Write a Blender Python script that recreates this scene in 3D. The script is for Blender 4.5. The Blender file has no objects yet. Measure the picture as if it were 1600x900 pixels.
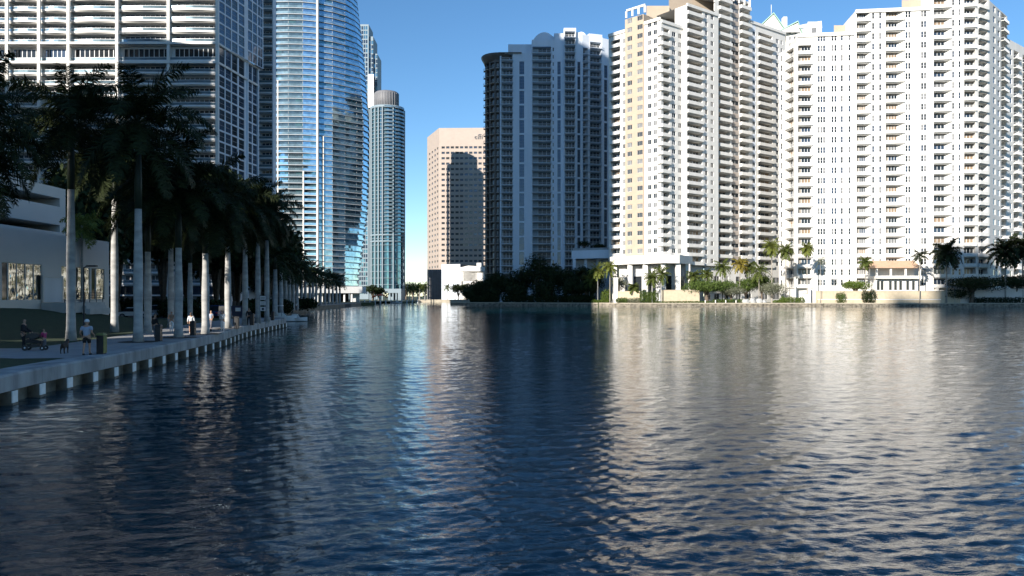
import bpy, math, random
import numpy as np
from mathutils import Vector, Matrix
R = math.radians
C = bpy.context.scene.collection
sc = bpy.context.scene
# ------------------------------------------------------------------ camera, sky, sun
F = 1232.0; H = 4.2; HY = 462.0          # focal length in photo pixels, eye height, horizon row
cam = bpy.data.cameras.new('camera'); camo = bpy.data.objects.new('camera', cam); C.objects.link(camo)
camo.location = (0, 0, H); camo.rotation_euler = (R(90), 0, 0)
cam.sensor_width = 36; cam.lens = 36 * F / 1600; cam.shift_y = (HY - 450) / 1600
cam.clip_start = .5; cam.clip_end = 9000
sc.camera = camo
SUN_A, SUN_E = R(35), R(20)              # sun behind the camera, 35 degrees to the left, 20 degrees high
world = bpy.data.worlds.new('World'); sc.world = world; world.use_nodes = True
wn = world.node_tree.nodes; bg = wn['Background']
sky = wn.new('ShaderNodeTexSky'); sky.sky_type = 'NISHITA'; sky.sun_disc = False
sky.sun_elevation = SUN_E; sky.sun_rotation = R(180 + 35); sky.air_density = .8; sky.dust_density = 0; sky.ozone_density = 2.6
hs = wn.new('ShaderNodeHueSaturation'); hs.inputs['Saturation'].default_value = 1.15; hs.inputs['Hue'].default_value = .497
world.node_tree.links.new(sky.outputs[0], hs.inputs['Color']); world.node_tree.links.new(hs.outputs[0], bg.inputs[0]); bg.inputs[1].default_value = .097
sd = bpy.data.lights.new('sun', 'SUN'); sd.energy = 5.0; sd.angle = R(.5); sd.color = (1, .93, .83)
so = bpy.data.objects.new('sun', sd); C.objects.link(so)
sv = Vector((-math.sin(SUN_A) * math.cos(SUN_E), -math.cos(SUN_A) * math.cos(SUN_E), math.sin(SUN_E)))
so.rotation_euler = sv.to_track_quat('Z', 'Y').to_euler(); so.location = (-60, -60, 60)
sc.view_settings.view_transform = 'Standard'; sc.view_settings.look = 'None'
sc.view_settings.exposure = .84; sc.view_settings.gamma = 1
sc.render.engine = 'CYCLES'
sc.cycles.max_bounces = 6; sc.cycles.diffuse_bounces = 2; sc.cycles.glossy_bounces = 3; sc.cycles.caustics_reflective = False

rng = random.Random(7)
nrg = np.random.default_rng(5)
# ------------------------------------------------------------------ materials
def mat(name, col, rough=.7, var=.12, scale=1.5, bump=.0, metal=0.0, spec=.5, streak=False, col2=None, stretch=(1, 1, 1)):
    m = bpy.data.materials.new(name); m.use_nodes = True
    nt = m.node_tree; b = nt.nodes['Principled BSDF']; L = nt.links
    b.inputs['Roughness'].default_value = rough; b.inputs['Metallic'].default_value = metal
    b.inputs['Specular IOR Level'].default_value = spec
    tc = nt.nodes.new('ShaderNodeTexCoord'); mp = nt.nodes.new('ShaderNodeMapping')
    mp.inputs['Scale'].default_value = (stretch[0], stretch[1], .12 if streak else stretch[2])
    L.new(tc.outputs['Object'], mp.inputs[0])
    nz = nt.nodes.new('ShaderNodeTexNoise'); nz.inputs['Scale'].default_value = scale; nz.inputs['Detail'].default_value = 5
    L.new(mp.outputs[0], nz.inputs['Vector'])
    rp = nt.nodes.new('ShaderNodeValToRGB'); rp.color_ramp.elements[0].position = .3; rp.color_ramp.elements[1].position = .7
    c2 = col2 if col2 else tuple(min(1, c * (1 + var)) for c in col)
    c1 = tuple(c * (1 - var) for c in col)
    rp.color_ramp.elements[0].color = (*c1, 1); rp.color_ramp.elements[1].color = (*c2, 1)
    L.new(nz.outputs[0], rp.inputs[0]); L.new(rp.outputs[0], b.inputs['Base Color'])
    if bump:
        bm_ = nt.nodes.new('ShaderNodeBump'); bm_.inputs['Strength'].default_value = bump; bm_.inputs['Distance'].default_value = .05
        n2 = nt.nodes.new('ShaderNodeTexNoise'); n2.inputs['Scale'].default_value = scale * 6; n2.inputs['Detail'].default_value = 6
        L.new(mp.outputs[0], n2.inputs['Vector']); L.new(n2.outputs[0], bm_.inputs['Height']); L.new(bm_.outputs[0], b.inputs['Normal'])
    return m
def glassmat(name, col, metal=.0, rough=.06, wav=.0, wscale=.25, spec=.6):
    m = mat(name, col, rough, .25, .6, 0, metal, spec)
    if wav:
        nt = m.node_tree; b = nt.nodes['Principled BSDF']
        tc = nt.nodes.new('ShaderNodeTexCoord'); nz = nt.nodes.new('ShaderNodeTexNoise'); nz.inputs['Scale'].default_value = wscale
        nz.inputs['Detail'].default_value = 2
        bm_ = nt.nodes.new('ShaderNodeBump'); bm_.inputs['Strength'].default_value = wav; bm_.inputs['Distance'].default_value = .6
        nt.links.new(tc.outputs['Object'], nz.inputs['Vector']); nt.links.new(nz.outputs[0], bm_.inputs['Height'])
        nt.links.new(bm_.outputs[0], b.inputs['Normal'])
    return m
M = {}
M['white'] = mat('white_stucco', (.72, .7, .66), .8, .07, .4, .1, streak=True)
M['offwhite'] = mat('off_white_stucco', (.6, .6, .6), .8, .06, .4, .1, streak=True)
M['cream'] = mat('cream_stucco', (.42, .34, .26), .8, .05, .4, .1)
M['brown'] = mat('beige_brown_stucco', (.42, .36, .31), .85, .08, .4, .1)
M['darkbrown'] = mat('dark_brown_panel', (.085, .07, .06), .5, .15, .3)
M['shadewhite'] = mat('shade_tinted_white_stucco', (.64, .69, .76), .8, .06, .3, .1, streak=True)  # white stucco with the blue of its shade mixed into the colour
M['tealgrey'] = mat('grey_teal_frame_paint', (.2, .26, .3), .6, .06, .3)
M['peach'] = mat('peach_granite', (.4, .33, .28), .6, .05, .3, .05)
M['peachdark'] = mat('grey_granite', (.16, .16, .17), .6, .1, .3, .05)
M['concrete'] = mat('pale_concrete', (.42, .42, .41), .85, .14, .7, .35)
M['capconc'] = mat('seawall_cap_concrete', (.33, .335, .33), .85, .4, .7, .6, stretch=(1.6, 1.6, .5), col2=(.42, .42, .41))
M['wetconc'] = mat('stained_wet_concrete', (.12, .105, .08), .7, .6, 1.1, .5, col2=(.3, .26, .2))
M['pile'] = mat('white_painted_pile', (.78, .78, .75), .8, .16, 2.5, .3)
M['greywall'] = mat('pale_grey_wall_paint', (.64, .58, .52), .85, .04, .3, .12)
M['beigewall'] = mat('beige_garden_wall', (.5, .42, .3), .85, .1, .8, .2)
M['glassdark'] = glassmat('dark_window_glass', (.02, .025, .03), 0, .05)
M['glassblind'] = glassmat('window_with_pale_blind', (.18, .18, .18), 0, .12)
M['glassblue'] = glassmat('blue_reflective_glass', (.32, .5, .64), .88, .05, .25, .07)
M['glassshade'] = glassmat('dull_dark_door_glass', (.02, .025, .035), 0, .25, spec=.2)
M['glasstan'] = glassmat('window_with_tan_curtain', (.28, .2, .13), 0, .15)
M['slab'] = mat('grey_blue_slab_edge', (.4, .44, .48), .7, .08, .4)
M['glassrail'] = glassmat('pale_blue_mirror_railing', (.42, .62, .74), .75, .08, .2, .15)
M['glassteal'] = glassmat('teal_reflective_glass', (.16, .33, .4), .7, .06, .12, .2)
M['glassnavy'] = glassmat('navy_curtain_glass', (.045, .07, .11), .35, .06, .1, .2)
M['glassbrick'] = glassmat('mirror_window_glass', (.42, .43, .4), .95, .03, .5, .55)
M['railglass'] = glassmat('blue_tinted_balcony_glass', (.18, .27, .33), .45, .1)
M['railgrey'] = mat('grey_metal_railing', (.22, .23, .25), .5, .1, 1)
M['railwhite'] = mat('white_metal_railing', (.72, .72, .72), .5, .05, 1)
M['black'] = mat('black_painted_metal', (.012, .012, .014), .45, .2, 4)
M['darkvoid'] = mat('dark_interior', (.02, .02, .022), .9, .2, .5)
M['interior'] = mat('balcony_back_wall', (.3, .27, .23), .8, .1, .5)
M['greenroof'] = mat('pale_green_copper_roof', (.36, .55, .45), .6, .1, 1)
M['roofgrey'] = mat('grey_roof_gravel', (.3, .3, .3), .9, .15, .6)
M['orangecloth'] = mat('faded_orange_awning', (.5, .33, .22), .8, .1, 1)
M['redcloth'] = mat('orange_red_canvas', (.75, .1, .04), .8, .1, 1)
M['trunk'] = mat('royal_palm_trunk_bark', (.36, .36, .35), .85, .3, 1.1, .35, stretch=(1, 1, 2.2), col2=(.48, .47, .45))
M['bark'] = mat('brown_bark', (.13, .1, .075), .9, .3, 3, .6)
M['palebark'] = mat('pale_grey_bark', (.3, .27, .23), .9, .2, 3, .5)
M['shaft'] = mat('green_crownshaft', (.022, .032, .016), .5, .2, 1.5)
M['grass'] = mat('lawn_grass', (.026, .045, .014), .95, .35, 2.2, .8)
M['dirt'] = mat('dark_soil_ring', (.04, .033, .025), .95, .3, 3, .5)
M['path'] = mat('concrete_walkway', (.3, .3, .3), .85, .14, .9, .25)
M['asphalt'] = mat('asphalt_parking', (.05, .05, .052), .9, .2, 1, .4)
M['landgreen'] = mat('planted_ground', (.05, .065, .025), .95, .4, .15, .5)
M['sandcap'] = mat('sandy_stone_cap', (.42, .37, .29), .9, .15, .5, .3)
M['red'] = mat('red_paint', (.5, .03, .02), .4, .1, 1)
M['yellow'] = mat('dull_yellow_paint', (.17, .175, .05), .6, .2, 3)
def leafmat(name, c1, c2, tr=.25):
    m = bpy.data.materials.new(name); m.use_nodes = True; nt = m.node_tree; L = nt.links
    b = nt.nodes['Principled BSDF']; b.inputs['Roughness'].default_value = .6; b.inputs['Specular IOR Level'].default_value = .12
    g = nt.nodes.new('ShaderNodeNewGeometry'); rp = nt.nodes.new('ShaderNodeValToRGB')
    rp.color_ramp.elements[0].color = (*c1, 1); rp.color_ramp.elements[1].color = (*c2, 1)
    L.new(g.outputs['Random Per Island'], rp.inputs[0]); L.new(rp.outputs[0], b.inputs['Base Color'])
    t = nt.nodes.new('ShaderNodeBsdfTranslucent'); L.new(rp.outputs[0], t.inputs[0])
    mx = nt.nodes.new('ShaderNodeMixShader'); mx.inputs[0].default_value = tr
    L.new(b.outputs[0], mx.inputs[1]); L.new(t.outputs[0], mx.inputs[2]); L.new(mx.outputs[0], nt.nodes['Material Output'].inputs[0])
    return m
M['frond'] = leafmat('shade_darkened_frond', (.012, .018, .007), (.036, .048, .017), .15)  # frond colour darkened to carry the shade on the crowns
M['frondlit'] = leafmat('yellow_green_palm_frond', (.1, .13, .03), (.24, .26, .06), .3)  # brighter copy of the frond colour, with sunlight put in
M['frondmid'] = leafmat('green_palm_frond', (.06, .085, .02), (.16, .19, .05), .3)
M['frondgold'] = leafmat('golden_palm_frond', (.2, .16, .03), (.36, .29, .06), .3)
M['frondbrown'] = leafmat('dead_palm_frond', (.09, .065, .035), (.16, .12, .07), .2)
M['leafdark'] = leafmat('shade_darkened_leaves', (.010, .018, .007), (.034, .05, .017), .12)  # leaf colour darkened to carry the shade on the trees
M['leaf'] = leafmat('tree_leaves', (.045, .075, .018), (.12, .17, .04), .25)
M['leafbright'] = leafmat('bright_hedge_leaves', (.06, .1, .015), (.15, .2, .04), .25)
M['leafgrey'] = leafmat('grey_green_leaves', (.12, .13, .08), (.24, .25, .17), .25)
# ------------------------------------------------------------------ helpers
def X(px, d): return (px - 800) / F * d
def Z(py, d): return H + (HY - py) / F * d
def P(px, d): return (X(px, d), d)
def tag(o, label=None, cat=None, group=None, kind=None):
    if label: o['label'] = label
    if cat: o['category'] = cat
    if group: o['group'] = group
    if kind: o['kind'] = kind
    return o
def thing(name, label, cat, loc=(0, 0, 0), rz=0, group=None):
    o = bpy.data.objects.new(name, None); C.objects.link(o); o.location = loc; o.rotation_euler = (0, 0, rz)
    o.empty_display_size = .2
    return tag(o, label, cat, group)
def link(name, me, parent=None, loc=(0, 0, 0), rz=0, scale=None):
    o = bpy.data.objects.new(name, me); C.objects.link(o); o.location = loc; o.rotation_euler = (0, 0, rz)
    if scale: o.scale = scale
    if parent: o.parent = parent
    return o
class MB:
    def __init__(s): s.v = []; s.f = []; s.m = []; s.mats = []; s.cur = 0; s.smooth = set()
    def use(s, key):
        mm = M[key] if isinstance(key, str) else key
        if mm not in s.mats: s.mats.append(mm)
        s.cur = s.mats.index(mm); return s
    def quad(s, a, b, c, d):
        n = len(s.v); s.v += [a, b, c, d]; s.f.append((n, n + 1, n + 2, n + 3)); s.m.append(s.cur)
    def tri(s, a, b, c):
        n = len(s.v); s.v += [a, b, c]; s.f.append((n, n + 1, n + 2)); s.m.append(s.cur)
    def poly(s, pts):
        n = len(s.v); s.v += list(pts); s.f.append(tuple(range(n, n + len(pts)))); s.m.append(s.cur)
    def hexa(s, p):   # eight corners: bottom 4 ccw, top 4 ccw
        n = len(s.v); s.v += list(p)
        for f in ((3, 2, 1, 0), (4, 5, 6, 7), (0, 1, 5, 4), (1, 2, 6, 5), (2, 3, 7, 6), (3, 0, 4, 7)):
            s.f.append(tuple(n + i for i in f)); s.m.append(s.cur)
    def box(s, x0, x1, y0, y1, z0, z1):
        s.hexa([(x0, y0, z0), (x1, y0, z0), (x1, y1, z0), (x0, y1, z0), (x0, y0, z1), (x1, y0, z1), (x1, y1, z1), (x0, y1, z1)])
    def prism(s, pts, z0, z1, bottom=True):   # pts ccw seen from above
        n = len(pts)
        for i in range(n):
            a = pts[i]; b = pts[(i + 1) % n]
            s.quad((a[0], a[1], z0), (b[0], b[1], z0), (b[0], b[1], z1), (a[0], a[1], z1))
        s.poly([(p[0], p[1], z1) for p in pts])
        if bottom: s.poly([(p[0], p[1], z0) for p in reversed(pts)])
    def tube(s, pts, rads, seg=8, cap=True):
        n0 = len(s.v); pts = [Vector(p) for p in pts]
        for i, p in enumerate(pts):
            d = (pts[min(i + 1, len(pts) - 1)] - pts[max(i - 1, 0)]).normalized()
            a = d.orthogonal().normalized() if abs(d.z) < .95 else Vector((1, 0, 0))
            a = (a - d * a.dot(d)).normalized(); b = d.cross(a)
            r = rads[i] if isinstance(rads, (list, tuple)) else rads
            for k in range(seg):
                t = 2 * math.pi * k / seg
                s.v.append(tuple(p + a * (r * math.cos(t)) + b * (r * math.sin(t))))
        for i in range(len(pts) - 1):
            for k in range(seg):
                q = n0 + i * seg; k2 = (k + 1) % seg
                s.smooth.add(len(s.f)); s.f.append((q + k, q + k2, q + seg + k2, q + seg + k)); s.m.append(s.cur)
        if cap:
            s.f.append(tuple(n0 + k for k in reversed(range(seg)))); s.m.append(s.cur)
            q = n0 + (len(pts) - 1) * seg; s.f.append(tuple(q + k for k in range(seg))); s.m.append(s.cur)
        return s
    def lathe(s, c, prof, seg=16):    # prof = [(r, z)]
        return s.tube([(c[0], c[1], c[2] + z) for r, z in prof], [max(r, .001) for r, z in prof], seg)
    def add(s, o, fn):                # append another MB through a point function
        n = len(s.v); s.v += [fn(p) for p in o.v]
        mp = []
        for mm in o.mats:
            if mm not in s.mats: s.mats.append(mm)
            mp.append(s.mats.index(mm))
        s.f += [tuple(n + i for i in f) for f in o.f]; s.m += [mp[i] for i in o.m]
    def mesh(s, name):
        me = bpy.data.meshes.new(name); me.from_pydata([tuple(p) for p in s.v], [], s.f)
        for mm in s.mats: me.materials.append(mm)
        me.polygons.foreach_set('material_index', s.m)
        if s.smooth: me.polygons.foreach_set('use_smooth', [i in s.smooth for i in range(len(s.f))])
        me.update(); return me
    def build(s, name, parent=None, loc=(0, 0, 0), rz=0): return link(name, s.mesh(name), parent, loc, rz)
def np_quads(name, V, mats, midx=None):    # V: (n,4,3) quads
    n = len(V); me = bpy.data.meshes.new(name)
    me.vertices.add(n * 4); me.vertices.foreach_set('co', V.reshape(-1).astype(np.float32))
    me.loops.add(n * 4); me.loops.foreach_set('vertex_index', np.arange(n * 4, dtype=np.int32))
    me.polygons.add(n); me.polygons.foreach_set('loop_start', np.arange(n, dtype=np.int32) * 4)
    for m_ in mats: me.materials.append(m_)
    if midx is not None: me.polygons.foreach_set('material_index', midx.astype(np.int32))
    me.update(calc_edges=True); return me
# ------------------------------------------------------------------ facade kit
CACHE = {}
def unit(key, fn):
    if key not in CACHE:
        mb = fn(); CACHE[key] = (mb, mb.mesh(key[0]))
    return CACHE[key]
def win_unit(w, h, nx, ny, frame, glass, fr=.07):
    def f():
        mb = MB(); mb.use(glass); mb.quad((0, .05, 0), (w, .05, 0), (w, .05, h), (0, .05, h))
        mb.use(frame)
        for i in range(nx + 1):
            x = w * i / nx; x0 = min(max(x - fr / 2, 0), w - fr); mb.box(x0, x0 + fr, 0, .08, 0, h)
        for j in range(ny + 1):
            z = h * j / ny; z0 = min(max(z - fr / 2, 0), h - fr); mb.box(fr, w - fr, .005, .075, z0, z0 + fr)
        return mb
    return unit(('window', w, h, nx, ny, frame, glass, fr), f)
def door_unit(w, h, wall, glass, n, wallfrac=.25, side=0, frame='railwhite'):
    """the back of a loggia: a strip of wall and sliding glass doors"""
    def f():
        mb = MB(); ww = w * wallfrac
        a, b = (0, w - ww) if side == 0 else (ww, w)
        mb.use(wall); mb.box(*((b, w) if side == 0 else (0, a)), 0, .15, 0, h); mb.box(a, b, 0, .15, h * .86, h)
        mb.use(glass); mb.quad((a, .08, 0), (b, .08, 0), (b, .08, h * .86), (a, .08, h * .86))
        mb.use(frame)
        for i in range(n + 1):
            x = a + (b - a) * i / n; x0 = min(max(x - .08, a), b - .16); mb.box(x0, x0 + .16, .02, .1, 0, h * .86 - .003)
        return mb
    return unit(('sliding_door', w, h, wall, glass, n, wallfrac, side, frame), f)
def balc_unit(w, out, ph, kind, slab, par, bow=0.0, th=.22):
    """balcony: slab and parapet or railing, projecting `out` metres; y=0 is the wall face"""
    def f():
        mb = MB(); n = 6 if bow else 1
        pts = [(w * i / n, -out - bow * math.sin(math.pi * i / n)) for i in range(n + 1)]
        mb.use(slab)
        poly = [(0, 0.3)] + pts + [(w, 0.3)]
        mb.prism(poly, 0, th)
        for i in range(n):
            a, b = pts[i], pts[i + 1]
            if kind == 'solid':
                mb.use(par); mb.hexa([(a[0], a[1] + .01, th), (b[0], b[1] + .01, th), (b[0], b[1] + .16, th), (a[0], a[1] + .16, th),
                                      (a[0], a[1] + .01, th + ph), (b[0], b[1] + .01, th + ph), (b[0], b[1] + .16, th + ph), (a[0], a[1] + .16, th + ph)])
            elif kind == 'half':      # low solid kerb, glass and a top rail
                mb.use(par)
                for z0, z1 in ((th, th + .3), (th + ph - .1, th + ph)):
                    mb.hexa([(a[0], a[1] + .01, z0), (b[0], b[1] + .01, z0), (b[0], b[1] + .12, z0), (a[0], a[1] + .12, z0),
                             (a[0], a[1] + .01, z1), (b[0], b[1] + .01, z1), (b[0], b[1] + .12, z1), (a[0], a[1] + .12, z1)])
                mb.use('railglass'); mb.quad((a[0], a[1] + .06, th + .3), (b[0], b[1] + .06, th + .3), (b[0], b[1] + .06, th + ph - .1), (a[0], a[1] + .06, th + ph - .1))
            else:                     # bars
                mb.use(par); mb.hexa([(a[0], a[1] + .03, th + ph - .07), (b[0], b[1] + .03, th + ph - .07), (b[0], b[1] + .1, th + ph - .07), (a[0], a[1] + .1, th + ph - .07),
                                      (a[0], a[1] + .03, th + ph), (b[0], b[1] + .03, th + ph), (b[0], b[1] + .1, th + ph), (a[0], a[1] + .1, th + ph)])
                k = max(2, int(w / n / .45))
                for j in range(k):
                    t = (j + .5) / k; x = a[0] + (b[0] - a[0]) * t; y = a[1] + (b[1] - a[1]) * t
                    mb.box(x - .035, x + .035, y + .04, y + .09, th, th + ph - .07)
        if out > .15:
            for x0, x1 in ((0, .12), (w - .12, w)):
                if kind == 'solid': mb.use(par); mb.box(x0, x1, -out + .17, -.002, th, th + ph)
                else: mb.use(par); mb.box(x0, x1, -out + .13, -.002, th + ph - .08, th + ph)
        return mb
    return unit(('balcony', w, out, ph, kind, slab, par, bow, th), f)
class Building:
    def __init__(s, name, label, cat, loc, group=None):
        s.o = thing(name, label, cat, loc, 0, group); s.l = Vector(loc); s.n = {}; s.stuff = {}; s.wall = MB()
    def place(s, name, u, p, rz):
        mb, me = u; p = Vector(p) - s.l
        k = s.n.get(name, 0)
        if k < 285:
            s.n[name] = k + 1; link(name, me, s.o, p, rz)
        else:
            c, n_ = math.cos(rz), math.sin(rz)
            s.stuff.setdefault(name, MB()).add(mb, lambda q: (p.x + q[0] * c - q[1] * n_, p.y + q[0] * n_ + q[1] * c, p.z + q[2]))
    def facade(s, A, B, z0, z1, zf, fh, n, cols, wall='white', ret=(0, 0), roof=0, below=None):
        """A,B plan points (left, right seen from outside). z0..z1 wall extent, floors start at zf."""
        A = Vector((A[0], A[1])); B = Vector((B[0], B[1])); d = B - A; W = d.length; u = d / W; inn = Vector((-u.y, u.x))
        rz = math.atan2(u.y, u.x); mb = s.wall; l = s.l
        def pt(a, dep, z): q = A + u * a + inn * dep; return (q.x - l.x, q.y - l.y, z - l.z)
        def upx(px):
            k = (px - 800) / F; return W * (k * A.y - A.x) / ((B.x - A.x) - k * (B.y - A.y))
        cs = []
        for c in cols:
            a, b = (upx(c[0]), upx(c[1])) if not c[-1].get('m') else (c[0], c[1])
            cs.append((max(a, .02), min(b, W - .02), c[2]))
        cs.sort(key=lambda c: c[0]); x = 0
        def rect(a, b, za, zb, key=None, dep=0):
            if b - a < 1e-4 or zb - za < 1e-4: return
            mb.use(key or wall); mb.quad(pt(a, dep, za), pt(b, dep, za), pt(b, dep, zb), pt(a, dep, zb))
        for a, b, o in cs:
            rect(x, a, z0, z1); wk = o.get('wall', wall); zc = z0
            v0, v1, dep = o.get('v0', .25), o.get('v1', .85), o.get('dep', .2)
            skip = o.get('skip', 0); step = o.get('step', 1); sh = fh * step
            i0 = o.get('i0', 0); i1 = o.get('i1', n)
            k = i0
            while k + step <= i1 + .001:
                zb_ = zf + k * fh; zo0 = zb_ + sh * v0; zo1 = zb_ + sh * v1; k += step
                if zo1 > z1 - .1: break
                rect(a, b, zc, zo0, wk); zc = zo1
                rk = o.get('reveal', wk); mb.use(rk)
                mb.quad(pt(a, 0, zo0), pt(b, 0, zo0), pt(b, dep, zo0), pt(a, dep, zo0))
                mb.quad(pt(a, dep, zo1), pt(b, dep, zo1), pt(b, 0, zo1), pt(a, 0, zo1))
                sl = o.get('slant', 0)
                mb.quad(pt(a, 0, zo0), pt(a, dep, zo0), pt(a, dep, zo1), pt(a, 0, zo1))
                mb.quad(pt(b - sl, dep, zo0), pt(b, 0, zo0), pt(b, 0, zo1), pt(b - sl, dep, zo1))
                w = round(b - a - sl, 2); h = round(zo1 - zo0, 2)
                if o['t'] == 'win':
                    gl = rng.choice(o.get('glass', ('glassdark', 'glassblind')))
                    if o.get('simple'): rect(a, b, zo0, zo1, gl, dep)
                    else:
                        pp = pt(a, dep - .07, zo0)
                        s.place('window', win_unit(w, h, o.get('nx', 2), o.get('ny', 1), o.get('frame', 'railwhite'), gl, o.get('fr', .07)),
                                (pp[0] + l.x, pp[1] + l.y, pp[2] + l.z), rz)
                        rect(a, b, zo0, zo1, 'darkvoid', dep + .02)
                else:
                    gl = rng.choice(o.get('glass', ('glassdark', 'glassdark', 'glassblind', 'glassnavy', 'glasstan')))
                    pp = pt(a, dep - .16, zo0)
                    s.place('sliding_door', door_unit(w, h, o.get('back', 'interior'), gl, o.get('doors', 3), o.get('wf', .1), o.get('side', 1)),
                            (pp[0] + l.x, pp[1] + l.y, pp[2] + l.z), rz)
                    rect(a, b, zo0, zo1, 'darkvoid', dep + .02)
                    e = o.get('ext', 0)
                    pp = pt(a - e, 0, zo0 - .18)
                    if o.get('balc', 1):
                        s.place('balcony', balc_unit(round(b - a + 2 * e, 2), o.get('out', .9), o.get('ph', 1.15), o.get('kind', 'solid'),
                                o.get('slabm', wk), o.get('parm', wk), o.get('bow', 0)), (pp[0] + l.x, pp[1] + l.y, pp[2] + l.z), rz)
            rect(a, b, zc, z1, wk); x = b
        rect(x, W, z0, z1)
        mb.use(wall)
        if ret[0]: mb.quad(pt(0, ret[0], z0), pt(0, 0, z0), pt(0, 0, z1), pt(0, ret[0], z1))
        if ret[1]: mb.quad(pt(W, 0, z0), pt(W, ret[1], z0), pt(W, ret[1], z1), pt(W, 0, z1))
        if roof: mb.quad(pt(0, .0, z1), pt(W, .0, z1), pt(W, roof, z1), pt(0, roof, z1)); mb.quad(pt(W, roof, z0), pt(0, roof, z0), pt(0, roof, z1), pt(W, roof, z1))
        return pt
    def lbox(s, mb, *a):   # world box into local
        x0, x1, y0, y1, z0, z1 = a; l = s.l
        mb.box(x0 - l.x, x1 - l.x, y0 - l.y, y1 - l.y, z0 - l.z, z1 - l.z)
    def part(s, name, fn):
        mb = MB(); fn(mb); mb.v = [(p[0] - s.l.x, p[1] - s.l.y, p[2] - s.l.z) for p in mb.v]; return mb.build(name, s.o)
    def done(s):
        s.wall.build('wall', s.o)
        for k, mb in s.stuff.items(): mb.build(k, s.o)['kind'] = 'stuff'
# ------------------------------------------------------------------ ground and water
def land(name, pts, ztop, key, zbot=-2.5, side=None):
    mb = MB(); mb.use(key); mb.poly([(p[0], p[1], ztop) for p in pts]); mb.use(side or key)
    for i in range(len(pts)):
        a, b = pts[i], pts[(i + 1) % len(pts)]; mb.quad((a[0], a[1], zbot), (b[0], b[1], zbot), (b[0], b[1], ztop), (a[0], a[1], ztop))
    return tag(mb.build(name), kind='structure')
SW = [(-13.5, 2), (-16.2, 15), (-19.7, 30.5), (-20.6, 39), (-22, 50.7), (-24, 64), (-27.2, 80), (-30.5, 105)]
def catmull(pts, k=6):
    out = []
    for i in range(len(pts) - 1):
        p0 = Vector(pts[max(i - 1, 0)]); p1 = Vector(pts[i]); p2 = Vector(pts[i + 1]); p3 = Vector(pts[min(i + 2, len(pts) - 1)])
        for j in range(k):
            t = j / k
            out.append(tuple(.5 * ((2 * p1) + (p2 - p0) * t + (2 * p0 - 5 * p1 + 4 * p2 - p3) * t * t + (3 * p1 - p0 - 3 * p2 + p3) * t ** 3)))
    out.append(tuple(pts[-1])); return out
SWC = catmull(SW)
def swx(y): return float(np.interp(y, [p[1] for p in SWC], [p[0] for p in SWC]))
def ground_z(x, y):
    s = (swx(min(y, 105)) - x)
    t = min(max((s - 7.5) / 18, 0), 1); t = t * t * (3 - 2 * t)
    f = 1 - min(max((y - 84) / 14, 0), 1)
    return 1.18 + 2.35 * t * f
# left bank as a height grid
def left_bank():
    mb = MB(); ys = [2 + i * 2.05 for i in range(51)]; ss = [0.3, 1.2, 3, 5, 7, 8.5, 10, 12, 14, 16, 18, 20, 22, 24, 26, 32, 45, 90, 260]
    n = len(ss)
    for y in ys:
        for s_ in ss: x = swx(y) - s_; mb.v.append((x, y, ground_z(x, y) + (.03 * math.sin(x * 1.7 + y) if s_ > 9 else 0)))
    mb.use('grass')
    for i in range(len(ys) - 1):
        for j in range(n - 1):
            q = i * n + j; mb.f.append((q, q + n, q + n + 1, q + 1)); mb.m.append(0); mb.smooth.add(len(mb.f) - 1)
    return tag(mb.build('lawn_ground'), kind='structure')
left_bank()
def sheet(name, pts, key, z=None, dz=.012):
    mb = MB(); mb.use(key); mb.poly([(p[0], p[1], (z if z is not None else ground_z(*p[:2]) + dz)) for p in pts]); return tag(mb.build(name), kind='structure')
# walkway: arrives from the left lawn, then follows the seawall
nearp = [(-70, 39.2), (-40, 38.9), (-27, 38.7), (-23.6, 37.6)]
wy = [36, 38, 41, 45, 50, 56, 62, 68, 74, 80, 88, 96, 104.5]
edge = [(swx(y) - .95, y) for y in wy]
far = [(swx(y) - 6.2, y) for y in reversed(wy[3:])]
mbp = MB(); mbp.use('path')
mbp.poly([(p[0], p[1], 1.2) for p in nearp + edge[1:4] + [(swx(45) - 6.2, 45), (-32, 44.7), (-70, 45.3)]])
for i in range(3, len(wy) - 1):
    a, b = wy[i], wy[i + 1]
    mbp.quad((swx(a) - 6.2, a, 1.2), (swx(a) - .95, a, 1.2), (swx(b) - .95, b, 1.2), (swx(b) - 6.2, b, 1.2))
tag(mbp.build('footpath'), kind='structure')
land('parking_ground', [(-31.2, 105), (-31.2, 108), (-38, 112), (-57, 200), (-64, 330), (-300, 330), (-300, 104)], 1.16, 'asphalt')
land('right_bank_ground', [(-27.5, 352), (-20, 339), (34, 309), (45, 300.5), (190, 298), (460, 298), (460, 560), (-6, 560)], 1.22, 'landgreen')
land('far_bank_ground', [(-220, 470), (-96, 440), (-62, 436), (-60, 512), (-10, 512), (40, 560), (700, 560), (2500, 900), (2500, 3500), (-2500, 3500), (-2500, 900), (-300, 500)], 1.2, 'landgreen')
land('left_back_ground', [(-64, 331), (-60, 345), (-90, 440), (-300, 470), (-300, 331)], 1.19, 'landgreen')
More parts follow.
